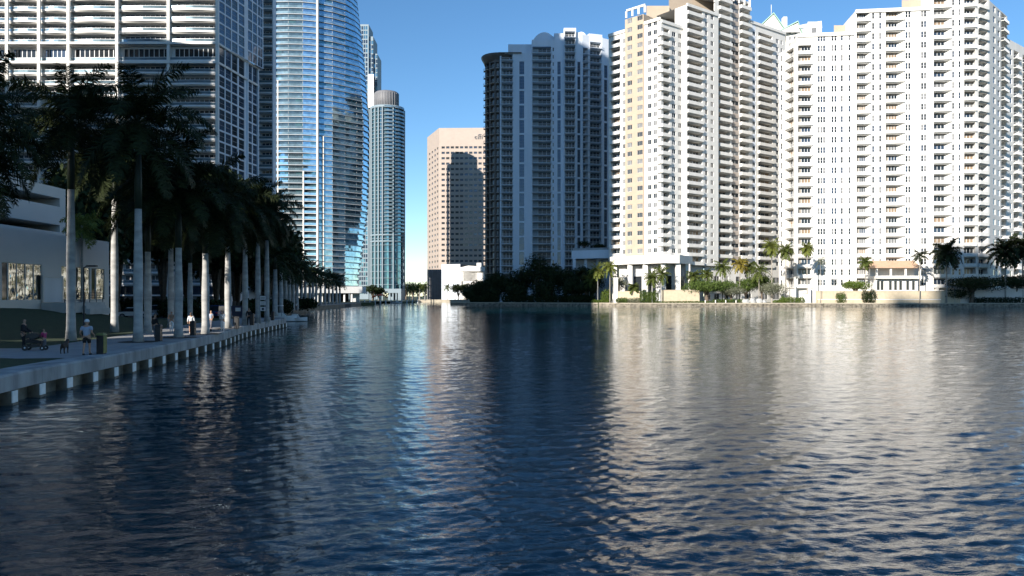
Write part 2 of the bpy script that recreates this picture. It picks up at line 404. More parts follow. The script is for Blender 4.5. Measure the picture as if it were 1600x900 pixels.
# water
def water():
    m = bpy.data.materials.new('river_water'); m.use_nodes = True; nt = m.node_tree; b = nt.nodes['Principled BSDF']; L = nt.links
    b.inputs['Base Color'].default_value = (.001, .04, .06, 1); b.inputs['Roughness'].default_value = .03; b.inputs['IOR'].default_value = 1.33
    tc = nt.nodes.new('ShaderNodeTexCoord'); mp = nt.nodes.new('ShaderNodeMapping'); mp.inputs['Scale'].default_value = (.55, 1, 1)
    mp.inputs['Rotation'].default_value = (0, 0, R(8)); L.new(tc.outputs['Object'], mp.inputs[0])
    n1 = nt.nodes.new('ShaderNodeTexNoise'); n1.inputs['Scale'].default_value = 4.2; n1.inputs['Detail'].default_value = 4; n1.inputs['Roughness'].default_value = .6; n1.inputs['Distortion'].default_value = .6
    n2 = nt.nodes.new('ShaderNodeTexNoise'); n2.inputs['Scale'].default_value = 19; n2.inputs['Detail'].default_value = 3
    ad = nt.nodes.new('ShaderNodeMath'); ad.operation = 'MULTIPLY_ADD'; ad.inputs[1].default_value = .22
    L.new(mp.outputs[0], n1.inputs['Vector']); L.new(mp.outputs[0], n2.inputs['Vector'])
    L.new(n2.outputs[0], ad.inputs[0]); L.new(n1.outputs[0], ad.inputs[2])
    bp = nt.nodes.new('ShaderNodeBump'); bp.inputs['Strength'].default_value = 1; bp.inputs['Distance'].default_value = .018
    L.new(ad.outputs[0], bp.inputs['Height']); L.new(bp.outputs[0], b.inputs['Normal'])
    NR, NC = 900, 680
    d = 5.5 * np.exp(np.linspace(0, math.log(700 / 5.5), NR)); th = np.linspace(R(-52), R(52), NC)
    Dg, Tg = np.meshgrid(d, th, indexing='ij'); Y = Dg.copy(); Xg = Dg * np.tan(Tg)
    sp = np.maximum(Dg * (math.log(127) / NR), Dg * (th[1] - th[0]) / np.cos(Tg) ** 2)
    Zg = np.zeros_like(Xg); r = np.random.default_rng(3)
    PATCH = .9 + .28 * np.sin(Xg * .07 + Y * .045 + 1.5 * np.sin(Y * .03)) + .2 * np.sin(Xg * .16 - Y * .1 + 2 * np.sin(Xg * .05 + 1))
    for k in range(64):
        lam = .17 * (3.6 / .17) ** (k / 63); a = math.pi / 2 + r.normal() * .5 + .15
        amp = .0033 * lam ** .7 * (1.0 if lam < .8 else (.8 / lam) ** .8); ph = r.uniform(0, 6.28); kk = 2 * math.pi / lam
        at = np.clip((lam / sp - 1.4) / 1.2, 0, 1)
        env = PATCH * (.8 + .45 * np.sin(Xg * .31 * (1 + .3 * math.sin(k)) + k * 1.3 + Y * .17))
        phs = kk * (Xg * math.cos(a) + Y * math.sin(a)) + ph + .6 * np.sin(Xg * .35 + k) + .5 * np.sin(Y * .21 + k * 2)
        Zg += amp * at * env * (np.sin(phs) + .3 * np.sin(2 * phs + 1.4))
    me = bpy.data.meshes.new('water'); V = np.stack([Xg, Y, Zg], -1).reshape(-1, 3)
    me.vertices.add(len(V)); me.vertices.foreach_set('co', V.reshape(-1).astype(np.float32))
    i, j = np.meshgrid(np.arange(NR - 1), np.arange(NC - 1), indexing='ij'); q = (i * NC + j).reshape(-1)
    fa = np.stack([q, q + 1, q + NC + 1, q + NC], -1).astype(np.int32)
    me.loops.add(fa.size); me.loops.foreach_set('vertex_index', fa.reshape(-1)); me.polygons.add(len(fa))
    me.polygons.foreach_set('loop_start', np.arange(len(fa), dtype=np.int32) * 4); me.polygons.foreach_set('use_smooth', np.ones(len(fa), bool))
    me.update(calc_edges=True); me.materials.append(m)
    tag(link('water', me), kind='structure')
    mb = MB(); mb.use(m); mb.quad((-6000, -6000, -.4), (6000, -6000, -.4), (6000, 6000, -.4), (-6000, 6000, -.4)); tag(mb.build('open_water'), kind='structure')
water()
# ------------------------------------------------------------------ seawall on the left bank
def offs(y, s):
    a = Vector((swx(y - .5), y - .5)); b = Vector((swx(y + .5), y + .5)); t = (b - a).normalized(); n = Vector((t.y, -t.x))  # towards water
    c = Vector((swx(y), y)); return c + n * s, t, n
def seawall():
    o = thing('seawall', 'long low concrete seawall with white pile blocks along the left bank walkway', 'seawall', (-19.7, 30.5, 0)); L0 = Vector((-19.7, 30.5, 0))
    def loc(p, z): return (p.x - L0.x, p.y - L0.y, z)
    y = 3.0
    while y < 104.5:
        y1 = min(y + 6.0, 105); mb = MB(); mb.use('capconc'); k = 4
        prof = [(.0, .56), (.42, .56), (.42, 1.12), (.36, 1.2), (-1.0, 1.2), (-1.0, .9)]
        ring = []
        for i in range(k + 1):
            yy = y + .012 + (y1 - y - .024) * i / k; ring.append([loc(offs(yy, s_)[0], z) for s_, z in prof])
        for i in range(k):
            for j in range(len(prof)):
                j2 = (j + 1) % len(prof); mb.quad(ring[i][j], ring[i + 1][j], ring[i + 1][j2], ring[i][j2])
        mb.poly(list(reversed(ring[0]))); mb.poly(ring[-1]); mb.build('cap_slab', o); y = y1
    mb = MB(); mb.use('wetconc'); yy = [3 + i for i in range(103)]
    for a, b in zip(yy[:-1], yy[1:]):
        pa, pb = offs(a, .05)[0], offs(b, .05)[0]; mb.quad(loc(pa, -1.5), loc(pb, -1.5), loc(pb, .6), loc(pa, .6))
    pa = Vector((-31.2, 105)); mb.quad(loc(offs(105, .05)[0], -1.5), loc(pa, -1.5), loc(pa, 1.15), loc(offs(105, .05)[0], 1.15))
    mb.build('wall_panel', o)
    mb = MB(); mb.use('wetconc'); mb.box(-.24, .24, -.05, .52, -1.2, .55); mb.use('pile'); mb.box(-.242, .242, .521, .56, .1, .55); mb.use('wetconc'); mb.box(-.245, .245, .521, .57, -1.2, .098); me = mb.mesh('pile')
    y = 5.2
    while y < 104.5:
        p, t, n = offs(y, .0); link('pile', me, o, loc(p, .0), math.atan2(n.y, n.x) - math.pi / 2); y += 2.5 if y < 60 else 2.6
seawall()
def wall_run(name, label, pts, z0, z1, th, key, cat='wall', capkey=None, capname='coping'):
    o = thing(name, label, cat, (*pts[0], z0)); mb = MB(); mb.use(key); cp = MB(); cp.use(capkey or key)
    L0 = Vector(pts[0])
    for a, b in zip(pts[:-1], pts[1:]):
        a = Vector(a) - L0; b = Vector(b) - L0; u = (b - a).normalized(); n = Vector((-u.y, u.x)) * th
        mb.prism([tuple(a), tuple(b), tuple(b + n), tuple(a + n)], 0, z1 - z0 - .3)
        e = n.normalized() * -.12; cp.prism([tuple(a + e), tuple(b + e), tuple(b + n - e), tuple(a + n - e)], z1 - z0 - .3, z1 - z0)
    mb.build('wall_panel', o); cp.build(capname, o); return o
wall_run('seawall', 'straight sandy seawall along the sunny right shore below the white towers', [(34, 308.6), (45, 300), (118, 299)], -1.5, 1.45, .8, 'wetconc', 'seawall', 'sandcap')
wall_run('seawall', 'dark weathered seawall at the shaded right end of the shore', [(118.2, 299), (300, 296)], -1.5, 1.45, .8, 'wetconc', 'seawall', 'sandcap')
wall_run('seawall', 'low dark seawall under the shaded trees before the dark tower', [(-27.5, 351), (-20.3, 338.6), (33.6, 308.8)], -1.5, 1.4, .8, 'wetconc', 'seawall', 'sandcap')
wall_run('seawall', 'far grey seawall on the left bank beyond the moored boats', [(-38, 112.5), (-57, 200), (-63.5, 304), (-64, 330)][::-1], -1.5, 1.35, .8, 'wetconc', 'seawall', 'capconc')
wall_run('seawall', 'thin pale seawall in the distance below the granite office tower', [(-61, 511), (-9, 511)], -1.5, 1.7, .8, 'sandcap', 'seawall', 'sandcap')
# ------------------------------------------------------------------ towers
WSM = dict(t='win', v0=.3, v1=.82, dep=.22, nx=2)
def W_(a, b, **k): return (a, b, {**WSM, **k})
def L_(a, b, **k): return (a, b, {**dict(t='log', v0=.06, v1=.93, dep=1.7, out=.7, ext=.25), **k})

# --- tower three, far right
def tower_three():
    K = 1.037                # whole tower stands this much farther than the distances below
    def P(px, d): return (X(px, d), d * K)
    def X(px, d): return (px - 800) / F * d * K
    def Z(py, d): return H + (HY - py) / F * d * K
    d0, d1 = 308.0, 300.0; fh = 16.05 / F * 304 * K; zf = Z(450, 304)
    b = Building('apartment_tower', 'broad white apartment tower at the far right with rows of single and paired windows', 'apartment tower', (P(1400, 306)[0], 306 * K, 1.2))
    A = P(1245, d0); B = P(1525, d1); n = 34
    def at(px):
        k = (px - 800) / F; s_ = (k * A[1] - A[0]) / ((B[0] - A[0]) - k * (B[1] - A[1])); return (A[0] + (B[0] - A[0]) * s_, A[1] + (B[1] - A[1]) * s_)
    def ztop(py, px): return Z(py, at(px)[1])
    kw = dict(zf=zf, fh=fh, n=n); ny = dict(nx=1, ny=2, v0=.26, v1=.84, glass=('glassdark', 'glassdark', 'glassblind', 'glassnavy'))
    b.facade(at(1245), at(1336), 1.2, ztop(68, 1290), cols=[L_(1247, 1268, wf=.3), W_(1277.85, 1281.2, **ny), W_(1282.05, 1285.4, **ny), W_(1286.25, 1289.6, **ny), W_(1299.35, 1302.7, **ny), W_(1303.85, 1307.2, **ny), W_(1313.85, 1317.2, **ny), W_(1325.85, 1329.2, **ny)], ret=(20, 0), roof=20, **kw)
    b.facade(at(1336), at(1455), 1.2, ztop(31, 1400), cols=[L_(1338.5, 1359, slant=1.2, wf=.35), W_(1362.85, 1366.2, **ny), W_(1373.85, 1377.2, **ny), L_(1384, 1412, slant=2.0, wf=.3), W_(1414.85, 1418.5, **ny), W_(1419.35, 1423, **ny), W_(1439.35, 1443, **ny), W_(1443.85, 1447.5, **ny)], ret=(20, 0), roof=20, **kw)
    b.facade(at(1455), B, 1.2, ztop(-14, 1490), cols=[L_(1459, 1485, slant=1.6), W_(1487.85, 1491.2, **ny), W_(1497.85, 1501.2, **ny), L_(1506.5, 1524.5, dep=2.2)], ret=(20, 0), roof=24, **kw)
    # chamfer left
    A2 = P(1217, 322)
    b.facade(A2, A, 1.2, Z(72, 312), cols=[W_(1219.35, 1222.2, **ny), L_(1228, 1240, kind='bars', parm='railwhite', out=.5)], ret=(14, 0), roof=14, **kw)
    # corner and right return
    C1 = P(1546, 304.5)
    b.facade(B, C1, 1.2, Z(-12, 302), cols=[L_(1529, 1543, dep=1.9, ext=.1, back='white')], roof=10, **kw)
    C2 = P(1574, 322)
    b.facade(C1, C2, 1.2, Z(12, 312), cols=[W_(1551.85, 1555.2, **ny), W_(1558.85, 1562.2, **ny), L_(1564.5, 1572, kind='bars', parm='railwhite', out=1.2)], roof=14, ret=(0, 12), **kw)
    C3 = P(1625, 345)
    b.facade(C2, C3, 1.2, Z(60, 322), cols=[W_(1577.85, 1581.2, **ny), L_(1584, 1592, kind='bars', parm='railwhite', out=1.1), L_(1598, 1607, kind='bars', parm='railwhite', out=1.1), W_(1611.85, 1615.2, **ny)], roof=20, ret=(0, 20), **kw)
    def cornice(mb):
        mb.use('white')
        for pa, pb, py in ((1245, 1336, 68), (1336, 1455, 31)):
            a, c = at(pa), at(pb); mb.hexa([(a[0] + .1, a[1] - .5, ztop(py, (pa + pb) / 2) - .9), (c[0] - .6, c[1] - .5, ztop(py, (pa + pb) / 2) - .9), (c[0] - .6, c[1] + .1, ztop(py, (pa + pb) / 2) - .9), (a[0] + .1, a[1] + .1, ztop(py, (pa + pb) / 2) - .9),
                                          (a[0] + .1, a[1] - .6, ztop(py, (pa + pb) / 2) + .5), (c[0] - .6, c[1] - .6, ztop(py, (pa + pb) / 2) + .5), (c[0] - .6, c[1] + .1, ztop(py, (pa + pb) / 2) + .5), (a[0] + .1, a[1] + .1, ztop(py, (pa + pb) / 2) + .5)])
    b.part('cornice', cornice)
    for q, za, zb_ in (([P(1303, 318), P(1336, 318), P(1336, 328), P(1303, 328)], ztop(75, 1320), ztop(38, 1330)), ([P(1409, 312), P(1455, 312), P(1455, 326), P(1409, 326)], ztop(40, 1420), ztop(3, 1430)),
                       ([P(1420, 314.5), P(1540, 314.5), P(1540, 330), P(1420, 330)], ztop(20, 1430), ztop(-38, 1500))):
        b.part('penthouse', lambda mb: (mb.use('cream'), mb.prism(q, za, zb_)))
    def podium(mb):   # terrace with restaurant openings, projecting in front of the middle bays
        mb.use('white'); zt, zm = Z(423, 296), Z(435, 296)
        x0, x1 = X(1366, 298.5), X(1436, 298.5)
        mb.box(x0, x1, 307.3, 317, Z(435.5, 298), Z(431, 298)); mb.box(x0 + .5, x1 - .5, 309.5, 317, 1.2, Z(435.4, 298))
        mb.use('glassdark')
        for px in (1371, 1377, 1390, 1398, 1406, 1417, 1426): mb.box(X(px, 298), X(px + 4, 298), 309.4, 309.52, Z(453, 298), Z(439, 298))
        mb.use('white')
        for px in (1366, 1388, 1411, 1433): mb.box(X(px, 298), X(px + 2.5, 298), 307.4, 308.0, Z(431, 298), Z(418, 298))
        mb.box(x0, x1, 313, 317, Z(431, 298), Z(418, 298))
    b.part('terrace', podium)
    def awn(mb):
        mb.use('orangecloth'); z0, z1 = Z(419, 298), Z(407, 298)
        x0, x1 = X(1365, 297), X(1438, 297)
        mb.hexa([(x0, 306.6, z0), (x1, 306.6, z0), (x1, 316, z0), (x0, 316, z0), (x0 + 1, 311, z1), (x1 - 1, 311, z1), (x1 - 1, 316, z1), (x0 + 1, 316, z1)])
    b.part('awning', awn)
    def base(mb):
        mb.use('white')
        for px in (1247, 1268, 1458, 1484, 1511, 1537): mb.box(X(px, 302), X(px, 302) + 1.0, at(px)[1] - 2.2, at(px)[1] - 1.2, 1.2, zf)
        for pa, pb in ((1245, 1270), (1456, 1487), (1508, 1542)): mb.box(X(pa, 302), X(pb, 302), at(pa)[1] - 2.5, at(pb)[1] - .3, zf, zf + .5)
    b.part('column', base)
    b.done()
tower_three()
# --- tower two, centre right
def tower_two():
    K = 1.03
    def P(px, d): return (X(px, d), d * K)
    def X(px, d): return (px - 800) / F * d * K
    def Z(py, d): return H + (HY - py) / F * d * K
    fh = 14.3 / F * 300 * K; zf = Z(413, 300)
    b = Building('apartment_tower', 'white apartment tower with a tan vertical strip and sharp balcony corner, right of centre', 'apartment tower', (P(1033, 306)[0], 312 * K, 1.2))
    P0, P1, P2 = (38.7 * K, 318.0 * K), (56.7 * K, 300.0 * K), (120.0 * K, 348.0 * K)
    def on(px, A, B, off=0):
        k = (px - 800) / F; s_ = (k * A[1] - A[0]) / ((B[0] - A[0]) - k * (B[1] - A[1])); d = Vector((B[0] - A[0], B[1] - A[1])).normalized()
        return (A[0] + (B[0] - A[0]) * s_ + d.y * off, A[1] + (B[1] - A[1]) * s_ - d.x * off)
    kw = dict(zf=zf, fh=fh, n=40); ny = dict(nx=2)
    l = lambda px, o=0: on(px, P0, P1, o); r = lambda px, o=0: on(px, P1, P2, o)
    zt = lambda py, p: Z(py, p[1] / K)
    b.facade(l(951), l(978), 1.2, zt(52, l(965)), cols=[L_(955, 969, side=1, out=1.0), W_(973, 976.6)], ret=(20, 0), roof=16, **kw)
    b.facade(l(978, .6), l(1007, .6), zf, zt(27, l(992)), wall='cream', cols=[W_(980, 987.5, nx=3, glass=('glassblind', 'glassdark', 'glassblind')), W_(995.5, 1004, nx=3, glass=('glassblind', 'glassdark', 'glassblind'))], ret=(8, 8), roof=12, **kw)
    b.facade(l(1007), P1, zf, zt(29, P1), cols=[W_(1012, 1018, nx=2), W_(1021, 1026.5, nx=2), L_(1028.6, 1032.7, doors=1, out=.6)], ret=(0, 0), roof=14, **kw)
    b.facade(P1, r(1067), zf, zt(33, P1), cols=[L_(1033.6, 1046, out=.9, side=0), W_(1050, 1056), W_(1060, 1065)], roof=14, **kw)
    b.facade(r(1067, 1.8), r(1117, 1.8), zf, zt(12, r(1075)), cols=[L_(1074, 1097.5, dep=2.2, out=.8, wf=.4), W_(1101.5, 1106), W_(1110.5, 1115)], ret=(6, 6), roof=16, **kw)
    b.facade(r(1117), r(1172), zf, zt(-8, r(1140)), cols=[L_(1123, 1141, dep=2.6, out=1.1, back='brown'), (1143, 1154.5, {**WSM, 'wall': 'brown', 'v0': .3, 'v1': .8, 'nx': 2}), L_(1156, 1170, dep=1.8, out=1.3)], ret=(0, 6), roof=20, **kw)
    b.facade(r(1172), r(1227), zf, zt(34, r(1172)) , cols=[W_(1176, 1180.5, wall='shadewhite'), L_(1185, 1207, dep=2.0, out=1.0), W_(1212.5, 1217), W_(1220, 1223)], ret=(8, 20), roof=18, **kw)  # bluish shade of the first column is put into its wall colour
    def roofs(mb):
        mb.use('white')
        # open frames on the roof line
        for (pa, pb, y0, y1, fn, off) in ((979, 1008, 28, 18, l, .2), (1119, 1171, -8, -22, r, .2)):
            a, c = fn(pa, off), fn(pb, off); za, zb = zt(y0, a), zt(y1, a)
            d = (Vector(c) - Vector(a)); m_ = int(d.length / 4) + 1
            for i in range(m_ + 1):
                q = Vector(a) + d * i / m_; mb.box(q.x - .35, q.x + .35, q.y - .1, q.y + .6, za, zb)
            u = d.normalized(); nn = Vector((-u.y, u.x)) * .7; 
            mb.prism([a, c, tuple(Vector(c) + nn), tuple(Vector(a) + nn)], zb, zb + .8)
    b.part('roof_frame', roofs)
    for q, za, zb_ in (([P(1010, 322), P(1046, 322), P(1046, 330), P(1010, 330)], Z(36, 322), Z(9, 322)), ([P(1045, 324), P(1120, 334), P(1120, 345), P(1045, 336)], Z(20, 326), Z(-6, 326))):
        b.part('penthouse', lambda mb: (mb.use('cream'), mb.prism(q, za, zb_)))
    def cor(mb):
        mb.use('white')
        for a, c, py, p in ((l(951), l(977.5), 52, l(965)), (l(1007), P1, 29, P1), (P1, r(1067), 33, P1), (r(1067, 1.8), r(1117, 1.8), 12, r(1075)), (r(1172), r(1227), 34, r(1172))):
            u = (Vector(c) - Vector(a)).normalized(); nn = Vector((u.y, -u.x)) * .5; z = zt(py, p)
            a_, c_ = Vector(a) + u * .05, Vector(c) - u * .05
            mb.prism([tuple(a_ + nn), tuple(c_ + nn), tuple(c_ - nn * .2), tuple(a_ - nn * .2)], z - .6, z + .6)
    b.part('cornice', cor)
    def portico(mb):
        mb.use('white'); zt_, zb = Z(399, 300), Z(412, 300)
        mb.prism([P(953, 312), P(1035, 294), P(1062, 296), P(1082, 306), P(1060, 322), P(960, 330)], zb, zt_)
    b.part('canopy', portico)
    for px, d in ((960, 313), (984, 307), (1008, 302), (1036, 297), (1059, 298), (1074, 304)):
        b.part('column', lambda mb: (mb.use('white'), mb.box(X(px, d) - .9, X(px, d) + .9, d * K - .9, d * K + .9, 1.2, Z(412, 300) - .003), mb.box(X(px, d) - 1.15, X(px, d) + 1.15, d * K - 1.15, d * K + 1.15, 1.2, 2.1)))
    def lobby(mb):
        mb.use('offwhite'); mb.prism([l(953, -.3), l(1032.8, -.3), l(1032.8, -3), l(953, -3)], 1.2, Z(414, 300))
        mb.prism([r(1034, -.3), r(1100, -.3), r(1100, -3), r(1034, -3)], 1.2, zf - .01)
        mb.use('glassdark')
        for pa, pb in ((964, 974), (990, 1002), (1014, 1024)):
            a, c = l(pa, -.25), l(pb, -.25); mb.quad((a[0], a[1], 1.3), (c[0], c[1], 1.3), (c[0], c[1], 12), (a[0], a[1], 12))
        for pa, pb in ((1040, 1050), (1062, 1070)):
            a, c = r(pa, -.25), r(pb, -.25); mb.quad((a[0], a[1], 1.3), (c[0], c[1], 1.3), (c[0], c[1], 12), (a[0], a[1], 12))
    b.part('lobby', lobby)
    # base of right wing
    b.facade(r(1100, .3), r(1230, .3), 1.2, zf + .02, 2.2, 3.6, 3, cols=[W_(1104, 1110, v0=.1), W_(1116, 1124, v0=.1), W_(1132, 1138, v0=.1), W_(1150, 1158, v0=.1), W_(1166, 1174, v0=.1), W_(1190, 1200, v0=.1), W_(1208, 1218, v0=.1)], roof=.3)
    b.done()
tower_two()
# --- green-roofed tower glimpsed behind
def green_tower():
    b = Building('apartment_tower', 'white tower with pale green gabled roofs behind the two white towers', 'apartment tower', (X(1210, 420), 425, 1.2))
    kw = dict(zf=4, fh=3.4, n=48)
    b.facade(P(1160, 422), P(1228, 420), 1.2, Z(48, 420), cols=[W_(1184, 1189), W_(1196, 1201)], ret=(20, 20), roof=24, **kw)
    b.facade(P(1228.5, 412), P(1284, 408), 1.2, Z(44, 410), cols=[W_(1232, 1236), W_(1240, 1244), W_(1268, 1276, nx=1, v0=.1, v1=.9)], ret=(20, 20), roof=24, **kw)
    def gab(mb):
        d = 418
        def pyr(px0, px1, py0, px, py, d0, d1, e=.0):
            x0, x1, xm = X(px0, d0), X(px1, d0), X(px, d0); z0, z1 = Z(py0, d0), Z(py, d0); dm = (d0 + d1) / 2
            mb.use('white'); mb.tri((x0 + 1.2, d0 + .3, z0), (x1 - 1.2, d0 + .3, z0), (xm, d0 + .3, z1 - 1.2))
            mb.use('greenroof')
            for (a, c, sgn) in ((x0, xm, -1), (xm, x1, 1)):
                za, zc = (z0, z1) if sgn < 0 else (z1, z0)
                mb.hexa([(a, d0, za - .6), (c, d0, zc - .6), (c, d1, zc - .6), (a, d1, za - .6), (a, d0, za), (c, d0, zc), (c, d1, zc), (a, d1, za)])
        pyr(1178, 1230, 48, 1209, 19, 417, 432); pyr(1212, 1254, 50, 1247, 32, 409, 416)
    b.part('gabled_roof', gab)
    b.part('mast', lambda mb: (mb.use('white'), mb.tube([(X(1209, 420), 424, Z(22, 420)), (X(1209, 420), 424, Z(3, 420))], .15, 6)))
    b.part('chimney', lambda mb: (mb.use('white'), mb.box(X(1225, 417), X(1231, 417), 418, 421, Z(50, 417), Z(25, 417))))
    def blk(mb):
        mb.use('white'); z0 = Z(44, 410); mb.poly([(X(1228, 410), 409.5, z0), (X(1284, 410), 409.5, z0), (X(1283, 410), 409.5, Z(33, 410)), (X(1263, 410), 409.5, Z(37, 410))])
        mb.prism([P(1262, 410), P(1283, 410), P(1283, 420), P(1262, 420)], z0, Z(34, 410))
    b.part('penthouse', blk)
    b.done()
green_tower()
# --- dark tower
def dark_tower():
    d = 372.0; fh = 11.45 / F * d; zf = Z(462, d) + .2
    b = Building('apartment_tower', 'shaded blue-grey apartment tower with dark balconies and a flared round corner, in the centre', 'apartment tower', (X(850, d), 380, 1.2))
    kw = dict(zf=zf, fh=fh)
    G = ('glassdark', 'glassdark', 'glassnavy'); bl = dict(kind='bars', parm='offwhite', slabm='shadewhite', glass=('glassshade',), back='tealgrey', wf=.12, dep=2.2, out=1.0, ph=1.1)
    st = dict(t='win', v0=.07, v1=.95, dep=.4, step=2, nx=3, ny=4, glass=('glassnavy',), frame='railgrey')
    # left round corner
    def zz(py): return Z(py, d)
    pts = []
    cx, cy, rr = X(779, d), d + 8.0, X(779, d) - X(757, d)
    for a in (180, 205, 230, 255, 275): pts.append((cx + rr * math.cos(R(a)), cy + rr * 1.1 * math.sin(R(a))))
    for i in range(4):
        b.facade(pts[i], pts[i + 1], 1.2, zz(92), n=32, cols=[(.5, (Vector(pts[i]) - Vector(pts[i + 1])).length - .45, dict(m=1, t='log', kind='bars', parm='railgrey', slabm='brown', back='darkbrown', out=.9, dep=1.2, v0=.06, v1=.9, glass=G, ph=1.1, doors=2, wf=.3))], wall='darkbrown', roof=0, **kw)
    b.part('flared_cornice', lambda mb: (mb.use('darkbrown'), mb.lathe((cx, cy, 0), [(rr + .2, zz(96)), (rr + .6, zz(92)), (rr + 1.7, zz(86)), (rr + 1.9, zz(83)), (rr + 1.7, zz(82)), (.5, zz(82))], 32), mb.box(cx, X(815, d), d - .8, d + 12, zz(83.5), zz(82.2))))
    b.part('core', lambda mb: (mb.use('darkbrown'), mb.prism([(cx - rr + 2.5, cy), (cx, cy - rr + 2.5), (X(925, d + 8), d + 9), (X(952, d + 12), d + 14), (X(952, d + 12), d + 22), (cx - rr + 2.5, d + 22)], 1.2, zz(88))))
    A = (pts[-1][0], d)
    q = lambda px: P(px, d)
    b.facade(q(781), q(831), 1.2, zz(83), n=33, wall='shadewhite', cols=[L_(783.5, 801, **{**bl}), (811.5, 819, st)], roof=14, ret=(6, 0), **kw)
    b.facade(q(831), q(866), 1.2, zz(62), n=34, wall='shadewhite', cols=[L_(832, 861, **{**bl, 'wf': .3}), W_(863.3, 865.6, nx=1)], roof=12, ret=(10, 10), **kw)
    b.facade(q(866), q(881), 1.2, zz(52), n=33, wall='shadewhite', cols=[(871, 876, st)], roof=12, ret=(10, 10), **kw)
    b.facade(P(881, d - 1.2), P(900, d - 1.2), 1.2, zz(45), n=36, wall='shadewhite', cols=[L_(882.5, 898.5, **bl)], roof=12, ret=(10, 10), **kw)
    b.facade(q(900), P(910, d + 1), 1.2, zz(50), n=33, wall='shadewhite', cols=[(902.3, 906.8, st)], roof=12, ret=(10, 10), **kw)
    b.facade(P(910, d + 1), P(920.5, d + 3), 1.2, zz(52), n=34, wall='shadewhite', cols=[L_(911, 919, **bl)], roof=12, ret=(10, 10), **kw)
    b.facade(P(920.5, d + 3), P(941, d + 5), 1.2, zz(49), n=35, wall='shadewhite', cols=[L_(922, 939.5, **bl)], roof=12, ret=(10, 10), **kw)
    b.facade(P(941, d + 5), P(960, d + 9), 1.2, zz(54), n=33, wall='shadewhite', cols=[(944, 949, st)], roof=12, ret=(10, 10), **kw)
    def crest(mb):
        mb.use('shadewhite')
        def arch(pa, pb, py0, py1, dd):
            n = 10; v = []
            for i in range(n + 1):
                t = i / n; v.append((X(pa + (pb - pa) * t, d), Z(py0 + (py1 - py0) * math.sin(math.pi * t) ** .8, d)))
            for i in range(n):
                mb.hexa([(v[i][0], dd, zz(75)), (v[i + 1][0], dd, zz(75)), (v[i + 1][0], dd + 6, zz(75)), (v[i][0], dd + 6, zz(75)),
                         (v[i][0], dd, v[i][1]), (v[i + 1][0], dd, v[i + 1][1]), (v[i + 1][0], dd + 6, v[i + 1][1]), (v[i][0], dd + 6, v[i][1])])
        arch(834, 868, 58, 47, d + 3); arch(898, 922, 56, 43, d + 6)
        mb.prism([P(794, d + 4), P(833, d + 4), P(833, d + 12), P(794, d + 12)], zz(83), zz(65))
        mb.prism([P(912, d + 12), P(942, d + 12), P(942, d + 20), P(912, d + 20)], zz(60), zz(46))
    b.part('roof_crest', crest)
    b.part('mast', lambda mb: (mb.use('railwhite'), mb.tube([(X(914, d), d + 14, zz(50)), (X(914, d), d + 14, zz(36))], .12, 5)))
    b.done()
dark_tower()
